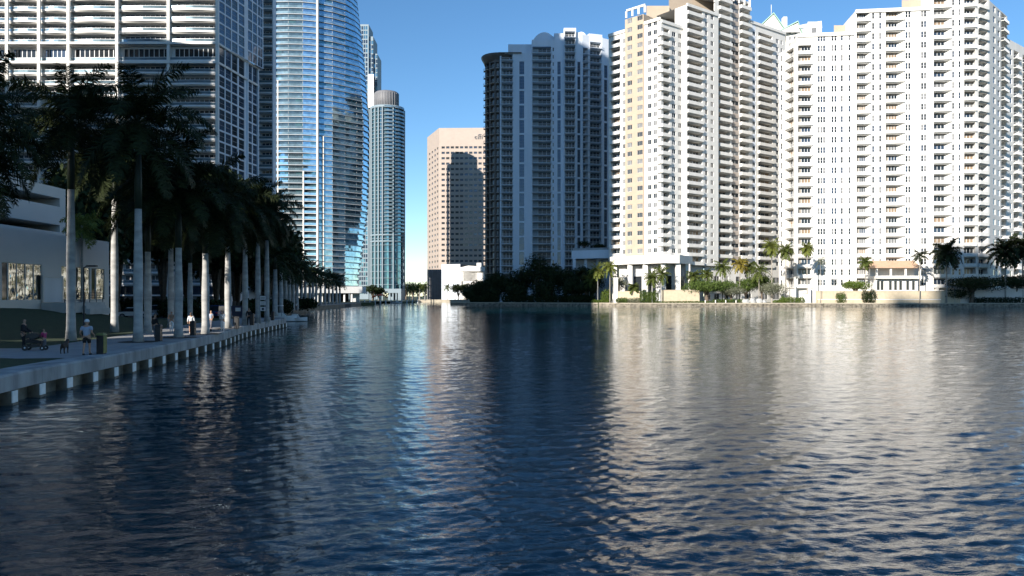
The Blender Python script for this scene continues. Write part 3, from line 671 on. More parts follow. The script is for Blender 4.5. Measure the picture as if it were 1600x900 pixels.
# --- granite office tower with the logo
def office():
    d = 600.0; b = Building('office_tower', 'peach granite office tower with rows of slot windows and a rooftop logo', 'office tower', (X(715, d), 615, 1.2))
    fh = 8.45 / F * d
    A0, A1, A2 = P(667.5, 636), P(686, d), P(763, d - 1)
    cols = []
    px = 690.0
    while px < 760: cols.append((px, px + 5.0, dict(t='win', v0=.38, v1=.78, dep=.5, nx=3, glass=('glassdark', 'glassnavy'), frame='railgrey'))); px += 7.2
    zt = Z(200, d)
    b.facade(A1, A2, 1.2, zt, Z(455, d), fh, 27, cols=cols, wall='peach', ret=(0, 40), roof=40)
    cols = [(a, a + 2.2, dict(t='win', v0=.38, v1=.78, dep=.4, nx=1, simple=1, glass=('glassdark', 'glassnavy'))) for a in (670, 674.3, 678.6, 682.5)]
    b.facade(A0, A1, 1.2, zt, Z(455, d), fh, 27, cols=cols, wall='peach', ret=(30, 0), roof=10)
    def logo(mb):   # lettering c i t i with the arc, flat metal characters standing proud of the granite
        mb.use('peachdark'); y = d - 1.35; sx = d / F; cx = X(741.5, d); z0 = Z(217.5, d); u = sx * 1.0
        def ring(c, r0, r1, a0, a1, n=12):
            for i in range(n):
                t0, t1 = R(a0 + (a1 - a0) * i / n), R(a0 + (a1 - a0) * (i + 1) / n)
                mb.hexa([(c[0] + r0 * math.cos(t0), y, c[1] + r0 * math.sin(t0)), (c[0] + r1 * math.cos(t0), y, c[1] + r1 * math.sin(t0)), (c[0] + r1 * math.cos(t0), y + .3, c[1] + r1 * math.sin(t0)), (c[0] + r0 * math.cos(t0), y + .3, c[1] + r0 * math.sin(t0)),
                         (c[0] + r0 * math.cos(t1), y, c[1] + r0 * math.sin(t1)), (c[0] + r1 * math.cos(t1), y, c[1] + r1 * math.sin(t1)), (c[0] + r1 * math.cos(t1), y + .3, c[1] + r1 * math.sin(t1)), (c[0] + r0 * math.cos(t1), y + .3, c[1] + r0 * math.sin(t1))])
        ring((cx + 2.2 * u, z0 + 2.2 * u), 1.3 * u, 2.2 * u, 45, 315)
        mb.box(cx + 5.2 * u, cx + 6.2 * u, y, y + .3, z0, z0 + 4.4 * u)
        mb.box(cx + 8.0 * u, cx + 9.0 * u, y, y + .3, z0, z0 + 6 * u); mb.box(cx + 7.2 * u, cx + 10.2 * u, y, y + .3, z0 + 3.5 * u, z0 + 4.3 * u)
        mb.box(cx + 11.2 * u, cx + 12.2 * u, y, y + .3, z0, z0 + 4.4 * u)
        ring((cx + 8.7 * u, z0 + 3.2 * u), 3.6 * u, 4.5 * u, 35, 145)
    b.part('logo', logo)
    def pod(mb):
        mb.use('peachdark'); mb.prism([P(667, 582), P(690, 582), P(690, 598), P(667, 598)], 1.2, Z(421, 582))
        for px in (671, 675, 679, 683, 687): mb.box(X(px, 582), X(px + 1.2, 582), 581.3, 582, 1.2, Z(422, 582))
    b.part('podium', pod)
    b.done()
    b = Building('low_building', 'low white building with a gabled top below the granite office tower', 'building', (X(725, 540), 545, 1.2))
    b.facade(P(690, 552), P(719, 546), 1.2, Z(413, 550), 3, 4.6, 4, cols=[W_(696, 701, v0=.35, v1=.7, i0=1, i1=2)], wall='shadewhite', ret=(15, 0), roof=14)
    b.facade(P(719, 538), P(762, 540), 1.2, Z(424, 538), 2, 4.4, 5, cols=[W_(721, 745, nx=8, v0=.25, v1=.75, i0=2, i1=3), W_(724, 742, nx=6, v0=.2, v1=.8, i0=0, i1=2)], wall='white', ret=(12, 12), roof=14)
    def gb(mb):
        mb.use('white'); z = Z(424, 538); mb.poly([(X(718, 537.6), 537.6, z), (X(763, 537.6), 537.6, z), (X(757, 537.6), 537.6, Z(417, 538)), (X(732, 537.6), 537.6, Z(415, 538)), (X(719, 537.6), 537.6, Z(418, 538))])
        mb.box(X(745, 548), X(752, 548), 545, 551, Z(424, 538), Z(410, 538)); mb.box(X(718, 546), X(756, 546), 537.7, 548, Z(424, 538), Z(419, 538))
    b.part('roof', gb); b.done()
office()
# --- left foreground apartment tower (front sunlit, glass flank)
def left_tower():
    d = 222.0; fh = 17.35 / F * d
    b = Building('apartment_tower', 'big left apartment tower with bowed white balconies and a glass side wall', 'apartment tower', (X(200, d), 232, 1.2))
    zb, zt = Z(98, d), Z(68, d); A, B = P(-150, 223.5), P(340.5, d); Cc = P(404, 247); C2 = P(411.5, 247)
    px = [-145, -86, -36, 12, 62, 108, 184, 264, 340]
    def bay(**k):
        r = []
        for a, c in zip(px[:-1], px[1:]):
            r.append((a + 2.2, c - 2.2, {**dict(t='log', v0=.07, v1=.93, dep=1.9, kind='half', parm='railwhite', slabm='white', back='offwhite', glass=('glassdark', 'glassblind', 'glassnavy'), out=.12, bow=.4, ph=1.1, doors=9 if c - a > 60 else 6, wf=.06, ext=0), **k}))
        return r
    n = 20
    b.facade(A, B, zb - n * fh, zb, zb - n * fh, fh, n, cols=bay(), ret=(20, 0))
    b.facade(A, B, zb, zt, zb, zt - zb, 1, cols=bay(v0=.1, v1=.9, bow=0, ny=2, dep=1.2))
    b.facade(A, B, zt, zt + 7 * fh, zt, fh, 7, cols=bay())
    up = [(a, c, {**o, 't': 'win', 'simple': 1, 'dep': 1.2, 'glass': ('glassnavy', 'glassdark')}) for a, c, o in bay()]
    b.facade(A, B, zt + 7 * fh, 200, zt + 7 * fh, fh, 32, cols=up, roof=26)
    b.facade(A, B, 1.2, zb - n * fh, 1.5, 2.8, 2, cols=[(a, c, {**o, 't': 'win', 'nx': 6, 'dep': .5, 'simple': 1}) for a, c, o in bay()], wall='offwhite')
    gl = dict(t='win', v0=.06, v1=.93, dep=.18, nx=1, ny=2, glass=('glassnavy', 'glassnavy', 'glassdark'), frame='railgrey', fr=.1)
    def side(xe):
        r = [(a, a + 8.6, gl) for a in (342.8, 352.6, 362.6, 373.3)] + [(a, a + 6.4, gl) for a in (387.6, 395.2)]
        return r + ([(a, a + 3.6, gl) for a in (403.0, 406.8)] if xe > 405 else [])
    b.facade(B, Cc, zb - n * fh, zb, zb - n * fh, fh, n, cols=side(404), wall='shadewhite')
    b.facade(B, Cc, zb, zt, zb, zt - zb, 1, cols=side(404), wall='shadewhite')
    b.facade(B, C2, zt, zt + 7 * fh, zt, fh, 7, cols=side(411), wall='shadewhite', ret=(0, 3))
    b.facade(B, C2, zt + 7 * fh, 200, zt + 7 * fh, fh, 32, cols=[(a, c, {**o, 'simple': 1}) for a, c, o in side(411)], wall='shadewhite')
    b.facade(B, Cc, 1.2, zb - n * fh, 1.5, 2.8, 2, cols=[], wall='offwhite')
    def bands(mb):
        mb.use('white')
        for z in (zb, zt):
            mb.box(A[0], B[0] + .3, d - .75, d + .2, z - .35, z + .28)
            u = Vector((Cc[0] - B[0], Cc[1] - B[1])).normalized(); nn = Vector((u.y, -u.x)) * .35
            mb.prism([tuple(Vector(B) + nn), tuple(Vector(Cc) + nn), Cc, B], z - .35, z + .28)
    b.part('band_course', bands)
    def piers(mb):
        for p in px: 
            x = X(p, d); b.part('pier', lambda m2: (m2.use('white'), m2.box(x - .4, x + .4, d - .62, d - .05, 1.2, 200)))
        u = Vector((Cc[0] - B[0], Cc[1] - B[1])).normalized(); nn = Vector((u.y, -u.x)) * .4
        for p in (385.8, 402.2):
            k = (p - 800) / F; s_ = (k * B[1] - B[0]) / ((Cc[0] - B[0]) - k * (Cc[1] - B[1])); q = Vector(B) + (Vector(Cc) - Vector(B)) * s_
            b.part('pier', lambda m2: (m2.use('shadewhite'), m2.prism([tuple(q + nn - u * .3), tuple(q + nn + u * .3), tuple(q + u * .3), tuple(q - u * .3)], 1.2, 200)))
    piers(None)
    # rear link block with dark balconies (between the two towers)
    b.facade(P(404, 262), P(427, 262), 1.2, 200, 3, 3.1, 62, cols=[L_(405, 425, dep=1.6, out=.8, kind='half', parm='railwhite', back='offwhite', i1=40)], wall='shadewhite', ret=(0, 3))
    b.done()
left_tower()
# --- curved glass tower
def curved_tower():
    b = Building('apartment_tower', 'tall curved glass apartment tower with thin white floor slabs, left of the sky gap', 'apartment tower', (X(490, 385), 400, 1.2))
    l = b.l; fh = 9.25 / F * 385; z = Z(447, 385); k = 0
    ry = [-160, -60, 0, 40, 85, 130, 200, 260, 330, 380, 430, 450]; rp = [540, 552, 559, 564, 569, 573, 577.5, 577, 575, 569, 562, 560]
    def outline(z, off=0.0, seg=1):
        y = HY - (z - H) * F / 400; rr = float(np.interp(y, ry, rp))
        base = [(407, 372), (428, 377.5), (450, 377), (473, 377.5), (497, 379.5), (520, 383), (540, 388), (rr - 9, 395), (rr - 1, 402)]
        pts = [Vector(P(a, dd)) for a, dd in base] + [Vector(P(rr + .2, 412)), Vector(P(rr - 12, 430))]
        if off:
            out = []
            for i, p in enumerate(pts):
                t = (pts[min(i + 1, len(pts) - 1)] - pts[max(i - 1, 0)]).normalized(); out.append(p + Vector((-t.y, t.x)) * off)
            return out
        return pts
    fl = []
    while z < 178:
        fl.append(z); z += fh
    for k, z in enumerate(fl[:-1]):
        q_ = min(max((z - 55) / 25, 0), 1); o0 = outline(z); oa = outline(z, 1.4); ob = outline(z, .55); o1 = [a_.lerp(b__, q_ if i_ < 4 else 1) for i_, (a_, b__) in enumerate(zip(oa, ob))]; c = Vector(P(500, 425))
        mb = MB(); mb.use('slab' if k > 16 else 'offwhite')
        for i in range(len(o0) - 1):
            a, d_, e, f = o0[i], o0[i + 1], o1[i + 1], o1[i]
            mb.prism([(a.x - l.x, a.y - l.y), (d_.x - l.x, d_.y - l.y), (e.x - l.x, e.y - l.y), (f.x - l.x, f.y - l.y)], z - l.z, z - l.z + .3)
        mb.build('floor_slab', b.o)
        mb = MB(); mb.use('glassrail')
        r0 = outline(z, .06)
        for i in range(len(r0) - 1):
            a, d_ = r0[i], r0[i + 1]; mb.quad((a.x - l.x, a.y - l.y, z - l.z + .38), (d_.x - l.x, d_.y - l.y, z - l.z + .38), (d_.x - l.x, d_.y - l.y, z - l.z + 1.45), (a.x - l.x, a.y - l.y, z - l.z + 1.45))
        mb.build('balcony_railing', b.o)
        gl = 'glassblue' ; mb = MB()
        for i in range(len(o1) - 1):
            a, d_ = o1[i], o1[i + 1]; W = (d_ - a).length; m_ = max(1, round(W / 3.2)); u = (d_ - a) / m_
            for j in range(m_):
                s_ = a + u * j; e = s_ + u; tl = rng.uniform(-.03, .03)
                mb.use('glassblue' if rng.random() < .86 else 'glassteal')
                nn = Vector((-u.y, u.x)).normalized() * tl * .4
                mb.quad((s_.x - l.x, s_.y - l.y, z - l.z + .38), (e.x - l.x + nn.x, e.y - l.y + nn.y, z - l.z + .38), (e.x - l.x + nn.x, e.y - l.y + nn.y, z - l.z + fh + .02), (s_.x - l.x, s_.y - l.y, z - l.z + fh + .02))
                if j % 2 == 0:
                    mb.use('railwhite'); mb.box(s_.x - l.x - .04, s_.x - l.x + .04, s_.y - l.y - .06, s_.y - l.y + .0, z - l.z + .38, z - l.z + fh)
        mb.build('window_band', b.o)
    for p, w, i in ((429, .45, 1), (495.5, .5, 4)):
        x = X(p, 378); y = 377.2 if p < 450 else 378.4
        b.part('pier', lambda mb: (mb.use('offwhite'), mb.box(x - w * .7, x + w, y - .5, y + 1.2, 1.2, 178)))
    for p in (434, 474, 505):     # balcony dividers low on the tower
        y = 377.6 if p < 500 else 380.6; x = X(p, y)
        for z in fl[:{434: 34, 474: 19, 505: 25}[p]]:
            b.part('divider', lambda mb: (mb.use('white'), mb.box(x - .3, x + .3, y - .25, y + 1.4, z + .382, z + fh)))
    def base(mb):
        mb.use('offwhite'); mb.prism([P(455, 372), P(566, 384), P(572, 412), P(455, 400)], Z(458, 380), Z(447.5, 380))
        mb.prism([P(548, 386), P(562, 387), P(560, 396), P(546, 396)], 1.2, Z(458, 380) - .01)
        for p in range(458, 548, 11): mb.box(X(p, 380), X(p, 380) + .8, 376 + (p - 458) * .08, 377 + (p - 458) * .08, 1.2, Z(458, 380) - .01)
    b.part('podium', base)
    b.part('lobby', lambda mb: (mb.use('darkvoid'), mb.prism([P(455, 384), P(545, 390), P(545, 400), P(455, 400)], 1.2, Z(458, 380) - .02)))
    b.wall.use('offwhite'); b.wall.prism([tuple(v - Vector((l.x, l.y))) for v in (Vector(P(425, 391)), Vector(P(520, 402)), Vector(P(545, 417)), Vector(P(430, 398)))], 0, 176)
    b.done()
curved_tower()
# --- round drum tower
def drum_tower():
    d = 520.0; cx, cy, r = X(601, d), d + 11, 26.0 / F * d; fh = 5.9 / F * d
    b = Building('apartment_tower', 'slender round blue glass tower with a dark drum on its roof, beside the sky gap', 'apartment tower', (cx, cy, 1.2)); l = b.l
    zt = Z(166, d); zb = Z(455, d); zm0, zm1 = Z(378, d), Z(368, d)
    N = 28; ang = [R(180 + 200 * (i / N) - 10) for i in range(N + 1)]
    def ringp(rr): return [(rr * math.cos(a), rr * math.sin(a)) for a in ang]
    g = ringp(r - .5)
    mb = MB()
    for i in range(N):
        mb.use('glassteal' if i % 4 else 'glassnavy'); mb.quad((*g[i], zb - 1.2), (*g[i + 1], zb - 1.2), (*g[i + 1], zt - 1.2), (*g[i], zt - 1.2))
    mb.build('glazing', b.o)
    z = zb; fl = []
    while z < zt: fl.append(z); z += fh if z > zm1 else fh * 1.75
    for z in fl:
        mb = MB(); mb.use('tealgrey'); o = ringp(r + (.25 if z < zm1 else .05)); 
        for i in range(N):
            mb.prism([o[i], o[i + 1], g[i + 1], g[i]], z - 1.2 - .14, z - 1.2 + .16)
        mb.build('floor_slab', b.o)
        if z > zm1:
            mb = MB(); o = ringp(r + 1.1)
            for i in range(14, 25):
                if i in (18,): continue
                mb.use('tealgrey'); mb.prism([o[i], o[i + 1], g[i + 1], g[i]], z - 1.2 - .12, z - 1.2 + .18)
                mb.use('railglass'); mb.quad((*o[i], z - 1.2 + .18), (*o[i + 1], z - 1.2 + .18), (*o[i + 1], z - 1.2 + 1.1), (*o[i], z - 1.2 + 1.1))
            mb.build('balcony', b.o)
    for i in (0, 3, 6, 9, 11, 13, 18, 25, 28):
        a = ang[i]; p0 = (r + .5) * math.cos(a), (r + .5) * math.sin(a)
        mb = MB(); mb.use('tealgrey'); mb.box(p0[0] - .35, p0[0] + .35, p0[1] - .3, p0[1] + 1.2, 0, zt - 1.2); mb.build('pier', b.o)
    b.part('drum', lambda mb: (mb.use('peachdark'), mb.tube([(X(600, d), cy, zt), (X(600, d), cy, Z(140, d)), (X(600, d), cy, Z(138, d))], [8.2, 8.2, 7.2], 40)))
    for i in range(15):
        a = R(185 + 170 * i / 14); b.part('fin', lambda mb: (mb.use('railgrey'), mb.box(X(600, d) + 8.35 * math.cos(a) - .1, X(600, d) + 8.35 * math.cos(a) + .1, cy + 8.35 * math.sin(a) - .1, cy + 8.35 * math.sin(a) + .1, zt, Z(141, d))))
    b.part('band_course', lambda mb: (mb.use('tealgrey'), mb.tube([(cx, cy, zt - .6), (cx, cy, zt + 1.2)], r + .35, 40), mb.tube([(cx, cy, zm0), (cx, cy, zm0 + 1)], r + .5, 40), mb.tube([(cx, cy, zm1), (cx, cy, zm1 + 1)], r + .5, 40)))
    b.part('podium', lambda mb: (mb.use('tealgrey'), mb.box(X(600, d - 4), X(627, d - 4), d - 5, d + 12, zb - 1.2, zb + 1.6), mb.box(X(622, d - 4), X(627, d - 4), d - 5, d + 12, 1.2, zb - 1.2), mb.box(X(604, d - 4), X(622, d - 4), d + 2, d + 12, 1.2, zb - 1.2),
                                [mb.box(X(p, d - 4), X(p + 2, d - 4), d - 4.5, d - 3, 1.2, zb - 1.2) for p in (608, 613, 618)]))
    b.done()
    d = 640.0
    b = Building('office_tower', 'stepped dark glass tower top showing behind the curved glass tower', 'office tower', (X(575, d), d + 10, 1.2))
    for pa, pb, py, dd in ((540, 576, 38, 640), (576, 583, 57, 642), (583, 589.5, 84, 644)):
        cols = []; p = pa + 1.0
        while p < pb - 2: cols.append((p, p + 2.6, dict(t='win', v0=.15, v1=.9, dep=.3, nx=1, simple=1, glass=('glassteal', 'glassnavy')))); p += 3.4
        b.facade(P(pa, dd), P(pb, dd), 1.2, Z(py, dd), 5, 3.7, 70, cols=cols, wall='tealgrey', ret=(20, 20), roof=20)
    b.part('penthouse', lambda mb: (mb.use('white'), mb.prism([P(575, 636), P(584, 636), P(584, 639), P(575, 639)], Z(170, 640), Z(118, 640))))
    b.done()
drum_tower()
# --- grey low building at the left edge
def garage():
    b = Building('low_building', 'pale grey low building with open parking decks and mirror windows behind the lawn', 'building', (-50, 80, 3.4))
    # wall faces +x: left end seen from outside is the nearer one
    A, B = (-46.3, 30.0), (-46.0, 90.0)  # near end lengthened out of view to block sun from the lawn
    def top(y): return Z(353 + (377 - 353) * (1 - 70 / y) / (1 - 70 / 90), y)
    zl = 10.35
    gw = dict(t='win', m=1, nx=4, ny=1, frame='greywall', glass=('glassbrick',), dep=.12, v0=.0, v1=.999, i0=0, i1=1)
    kw = dict(zf=3.75, fh=3.5, n=1)
    def u(px):
        k = (px - 800) / F; s_ = (k * A[1] - A[0]) / ((B[0] - A[0]) - k * (B[1] - A[1])); return s_ * 60
    cols = [(u(-90), u(-14), gw), (u(3), u(13), {**gw, 'nx': 1, 'glass': ('glassdark',)}), (u(13.3), u(66), {**gw}), (u(96), u(141), gw), (u(143), u(150), {**gw, 'nx': 1, 'glass': ('glassdark',)}), (u(150.3), u(164), gw)]
    cols = [(a, c, {**o, 'nx': 1 if c - a < 3 else 4}) for a, c, o in cols]
    b.facade(A, B, 1.5, zl, cols=cols, wall='greywall', ret=(0, 24), roof=24, **kw)
    # upper decks
    A, B = (-50.2, 50), (-50.0, 88.3); zt = 16.1
    def decks(mb):
        mb.use('greywall'); x0, x1 = -74, -50
        for z0, z1 in ((zl + .02, 11.2), (12.0, 14.0), (14.0, 14.0), (14.95, zt)):
            if z1 > z0: mb.box(x0, x1, 50, 88.3, z0, z1)
        mb.box(x0, x1 - .002, 87.2, 88.298, 11.2, 14.95)
        mb.box(x0, x1 - .05, 50, 51, 11.2, 14.95)
        mb.use('darkvoid'); mb.box(x0 + 1, x1 - 5, 51, 86, 11.2, 12.0); mb.box(x0 + 1, x1 - 5, 51, 86, 14.0, 14.95)
        for y in (60, 70, 80): mb.use('greywall'); mb.box(x1 - 4, x1 - 3.4, y, y + .6, 11.2, 12); mb.box(x1 - 4, x1 - 3.4, y, y + .6, 14, 14.95)
    b.part('parking_deck', decks)
    b.part('door', lambda mb: (mb.use('offwhite'), mb.box(-45.98, -45.9, 77.3, 80.4, 3.55, 6.0), mb.use('greywall'), mb.box(-45.98, -45.84, 77.1, 77.3, 3.55, 6.2), mb.box(-45.98, -45.84, 80.4, 80.6, 3.55, 6.2), mb.box(-45.98, -45.84, 77.3, 80.4, 6.0, 6.2)))
    b.part('landing', lambda mb: (mb.use('concrete'), mb.box(-45.97, -43.6, 77, 84.5, 2.5, 3.5), mb.box(-43.6, -43.2, 80, 84, 2.4, 3.2), mb.box(-43.2, -42.8, 80, 84, 2.3, 2.9)))
    def rail(mb):
        mb.use('black')
        for y0, y1 in ((77.2, 80.9), (81.8, 84.4)):
            for z in (3.75, 4.0, 4.25, 4.5): mb.tube([(-43.8, y0, z), (-43.8, y1, z)], .03, 5)
            for y in (y0, (y0 + y1) / 2, y1): mb.tube([(-43.8, y, 3.5), (-43.8, y, 4.55)], .035, 5)
    b.part('railing', rail)
    b.done()
garage()
# --- podium with roof garden beside tower two
b = Building('low_building', 'low pale podium with a dark open ground floor between the dark and white towers', 'building', (X(925, 335), 345, 1.2))
b.part('wall', lambda mb: (mb.use('shadewhite'), mb.prism([P(893, 338), P(957, 330), P(965, 352), P(893, 356)], Z(404, 335), Z(391, 335)), mb.use('offwhite'), mb.prism([P(900, 345), P(957, 336), P(965, 352), P(900, 356)], 1.2, Z(404, 335))))
for p in (897, 915, 934, 950): b.part('column', lambda mb: (mb.use('shadewhite'), mb.box(X(p, 338) - .6, X(p, 338) + .6, 337.5, 338.7, 1.2, Z(404, 335) - .01)))
b.part('parapet', lambda mb: (mb.use('roofgrey'), mb.prism([P(895, 340), P(952, 333), P(955, 336), P(895, 343)], Z(391, 335), Z(387, 335))))
# --- unseen towers added to cast the shade, and to mirror in the glass
ca, sa = math.cos(SUN_A), math.sin(SUN_A)
def ct(c, t): return (c * ca + t * sa, -c * sa + t * ca)
def shadow_tower(c0, c1, t0, t1, h, label, wall='cream', n=None, kind=0, z0=1.2):
    ctr = ct((c0 + c1) / 2, (t0 + t1) / 2); b = Building('apartment_tower', label, 'apartment tower', (*ctr, z0))  # unseen tower added for its shadow and reflection
    q = [ct(c0, t0), ct(c1, t0), ct(c1, t1), ct(c0, t1)]
    fh = 3.3; nf = int(h / fh)
    for i in range(4):
        a, c = Vector(q[i]), Vector(q[(i + 1) % 4]); W = (c - a).length; m_ = max(1, int(W / 5.5)); st = W / m_
        cols = [(st * (j + .14), st * (j + .86), dict(m=1, t='win', simple=1, v0=.12 if kind else .28, v1=.9, dep=.6 if j % 2 else .25, glass=('glassdark', 'glassblind', 'glassnavy'))) for j in range(m_)]
        b.facade(q[i], q[(i + 1) % 4], z0, h, z0 + 4, fh, nf, cols=cols, wall=wall, roof=0)
    mb = b.wall; mb.use('roofgrey'); mb.poly([(p[0] - b.l.x, p[1] - b.l.y, h - z0) for p in q]); b.done()
# ground of the near left bank continues behind the camera
land('rear_left_ground', [(-13.9, 2.3), (-12, -260), (-420, -260), (-420, 103.9), (-300, 104), (-283, 103), (-273.9, 2.1)], 1.1, 'landgreen')
shadow_tower(-196, -151.5, 12, 35, 229, 'very tall beige shadow tower, added unseen outside the left edge of the view', 'cream')
shadow_tower(-217.5, -196.3, 10, 30, 111, 'added unseen mid height white shadow tower beside the very tall beige one', 'white', kind=1)
shadow_tower(-264, -217.8, 10, 30, 90, 'added unseen lower wide white shadow tower beyond the mid height white one', 'offwhite')
shadow_tower(-151, -112, 0, 20, 45, 'added unseen squat grey shadow block left of the parking building', 'offwhite')
shadow_tower(-110, -66, -70, -50, 76, 'added tan shadow block, unseen behind the viewer on the left bank', 'cream')
shadow_tower(-61.6, -57.2, -74, -52, 76, 'added slim shadow caster between two blocks, unseen behind the viewer', 'offwhite')  # gaps on either side let slits of sun reach chosen palm trunks
shadow_tower(-54.8, -37.2, -70, -50, 80, 'added narrow white shadow block, unseen behind the viewer on the left bank', 'white')
shadow_tower(-54, -41.3, -330, -305, 236, 'added tall pale shadow tower next to the farthest tall one behind the viewer', 'white')
shadow_tower(-41, 25, -330, -305, 265, 'added unseen tower far behind the viewer, shading the right shore end', 'cream')
# === PART TWO ===
# ------------------------------------------------------------------ palms
def frond_mesh(name, L, p0, droop, key, nl=44, ll=.85, wid=.075, seed=0, hang=.5, seg=7):
    """one feather frond: arching rachis along +x with leaflets both sides"""
    r = random.Random(seed); mb = MB(); mb.use(key); pts = []; x = z = 0; n = 14
    for i in range(n + 1):
        t = i / n; a = p0 - droop * t ** 1.35; pts.append(Vector((x, 0, z))); x += L / n * math.cos(a); z += L / n * math.sin(a)
    mb.tube([tuple(p) for p in pts[::2]], [.05 * (1 - .85 * i / (len(pts[::2]) - 1)) for i in range(len(pts[::2]))], 4, False)
    mb.smooth.clear()
    for i in range(nl):
        t = .1 + .9 * (i + .5) / nl; f = t * n; k = min(int(f), n - 1); p = pts[k].lerp(pts[k + 1], f - k); d = (pts[k + 1] - pts[k]).normalized()
        l = ll * (math.sin(math.pi * (.16 + .8 * t)) ** .6) * r.uniform(.8, 1.1)
        for s_ in (-1, 1):
            up = Vector((0, 0, 1)) * r.uniform(-.8, .6)
            v = (Vector((0, s_, 0)) * r.uniform(.7, 1) + d * r.uniform(.3, .75) + up).normalized()
            m_ = p + v * l * .55; e = m_ + (v + Vector((0, 0, -hang * r.uniform(.7, 1.5)))).normalized() * l * .5
            w = d * wid * .5
            mb.quad(p - w * .6, p + w * .6, m_ + w, m_ - w); mb.tri(m_ - w, m_ + w, e)
    return mb.mesh(name)
FR = {}
def fronds(key, L, seed=0, **k):
    q = (key, L, tuple(sorted(k.items())))
    if q not in FR:
        FR[q] = [frond_mesh('frond', L, R(p), R(dr), key, seed=seed + i, **k) for i, (p, dr) in enumerate([(80, 62), (66, 82), (50, 96), (32, 100), (14, 94), (-6, 78), (-28, 58), (-48, 38)])]
    return FR[q]
def trunk_mb(h, r0, bulge=.0, lean=0, key='trunk', rings=0, seg=12, flare=.35):
    mb = MB(); mb.use(key); n = 12; pts = []; rad = []
    for i in range(n + 1):
        t = i / n; pts.append((lean * t * t, 0, h * t)); rad.append(r0 * (1 + flare * math.exp(-t * 14) + bulge * math.exp(-((t - .5) / .25) ** 2) - .22 * t))
    mb.tube(pts, rad, seg); return mb
def palm(name, label, x, y, z, h, r0=.33, L=4.2, key='frond', n=24, shaft=1.9, seed=0, group=None, bulge=.2, lean=0, tk='trunk', parts=True, low=None, cat='palm tree', wid=.085, nl=44, spread=(0, 7), dead=0, ll=.85):
    r = random.Random(seed + 99); o = thing(name, label, cat, (x, y, z), 0, group)
    trunk_mb(h, r0, bulge, lean, tk, seg=12 if parts else 7).build('trunk', o)
    if shaft:
        mb = MB(); mb.use('shaft'); mb.tube([(lean, 0, h - .02), (lean, 0, h + shaft * .3), (lean, 0, h + shaft)], [r0 * .82, r0 * .9, r0 * .35], 10); mb.build('crownshaft', o)
    ms = fronds(key, L, nl=nl, wid=wid, ll=ll); hz = h + shaft * .95
    if parts:
        for i in range(n):
            t = (i + .5) / n; k = int(round(spread[0] + (spread[1] - spread[0]) * t + r.uniform(-.6, .6))); k = min(max(k, 0), 7)
            f = link('frond', ms[k], o, (lean, 0, hz - .25 * t), i * 2.39996 + r.uniform(-.3, .3)); sc_ = r.uniform(.85, 1.1); f.scale = (sc_, sc_, sc_)
            f.rotation_euler[0] = r.uniform(-.25, .25)
        return o
    q = (key, L, n, spread)
    if q not in CR:
        mb = MB(); mb.use(key)
        for i in range(n):
            t = (i + .5) / n; k = min(max(int(round(spread[0] + (spread[1] - spread[0]) * t + r.uniform(-.6, .6))), 0), 7); a = i * 2.39996; c, s_ = math.cos(a), math.sin(a)
            me = ms[k]; vs = [v.co for v in me.vertices]; b0 = len(mb.v)
            mb.v += [(v.x * c - v.y * s_, v.x * s_ + v.y * c, v.z - .25 * t) for v in vs]
            for p in me.polygons: mb.f.append(tuple(b0 + j for j in p.vertices)); mb.m.append(0)
        CR[q] = mb.mesh('crown')
    c = link('crown', CR[q], o, (lean, 0, hz), r.uniform(0, 6.28)); s_ = r.uniform(.9, 1.1); c.scale = (s_, s_, s_)
    return o
CR = {}
# big royal palms of the left bank: (photo x, distance, trunk height, radius, frond length, label)
RP = [
 (111, 53.0, 10.2, .27, 5.2, 'shaded royal palm on the lawn just left of the man in the white cap'),
 (179, 65.0, 11.0, .27, 4.5, 'royal palm with a brightly sunlit trunk at the corner of the grey low building'),
 (216, 51.2, 8.7, .27, 5.2, 'thick royal palm at the walkway edge right of the yellow and black bollard'),
 (231, 63.5, 6.6, .27, 4.5, 'shaded royal palm half hidden right behind the thickest walkway palm'),
 (267, 74.0, 7.5, .27, 4.5, 'royal palm just left of the runner beside the walkway'),
 (279, 56.5, 6.5, .27, 4.5, 'shaded royal palm between the runner and the woman in the white top'),
 (297, 90.0, 6.8, .27, 4.5, 'thin looking royal palm set back behind the woman in the white top'),
 (321, 62.0, 6.4, .27, 4.5, 'royal palm with a sunlit cream trunk rising from the bright patch of walkway'),
 (356, 73.0, 7.6, .27, 4.5, 'sunlit royal palm right behind the person in white clothes'),
 (383, 80.5, 8.4, .27, 4.5, 'shaded royal palm just right of the blue sign'),
 (403, 86.5, 9.1, .27, 4.5, 'royal palm immediately left of the stacked white notice panels'),
 (417, 92.0, 9.5, .27, 4.5, 'royal palm immediately right of the stacked white notice panels'),
]
for i, (px_, d, h, r0, L, lab) in enumerate(RP):
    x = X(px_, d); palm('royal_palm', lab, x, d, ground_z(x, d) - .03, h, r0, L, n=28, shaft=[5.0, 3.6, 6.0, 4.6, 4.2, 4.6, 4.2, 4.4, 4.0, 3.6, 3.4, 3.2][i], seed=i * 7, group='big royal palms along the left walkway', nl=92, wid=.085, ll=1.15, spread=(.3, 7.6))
palm('royal_palm', 'royal palm crown hanging in from the left edge of the photo', X(-52, 44), 44, 1.4, 9.6, .33, 5.0, n=36, shaft=2.6, seed=301, nl=92, wid=.085, ll=1.15, spread=(.3, 7.6), group='big royal palms along the left walkway')
# soil rings at the feet
for i, (px_, d, h, r0, L, lab) in enumerate(RP):
    if px_ in (216, 279, 321, 356): 
        x = X(px_, d); z = 1.212; mb = MB(); mb.use('dirt'); mb.poly([(x + 1.25 * math.cos(t * .5236) , d + 1.25 * math.sin(t * .5236), z) for t in range(12)]); tag(mb.build('soil_ring'), kind='structure')
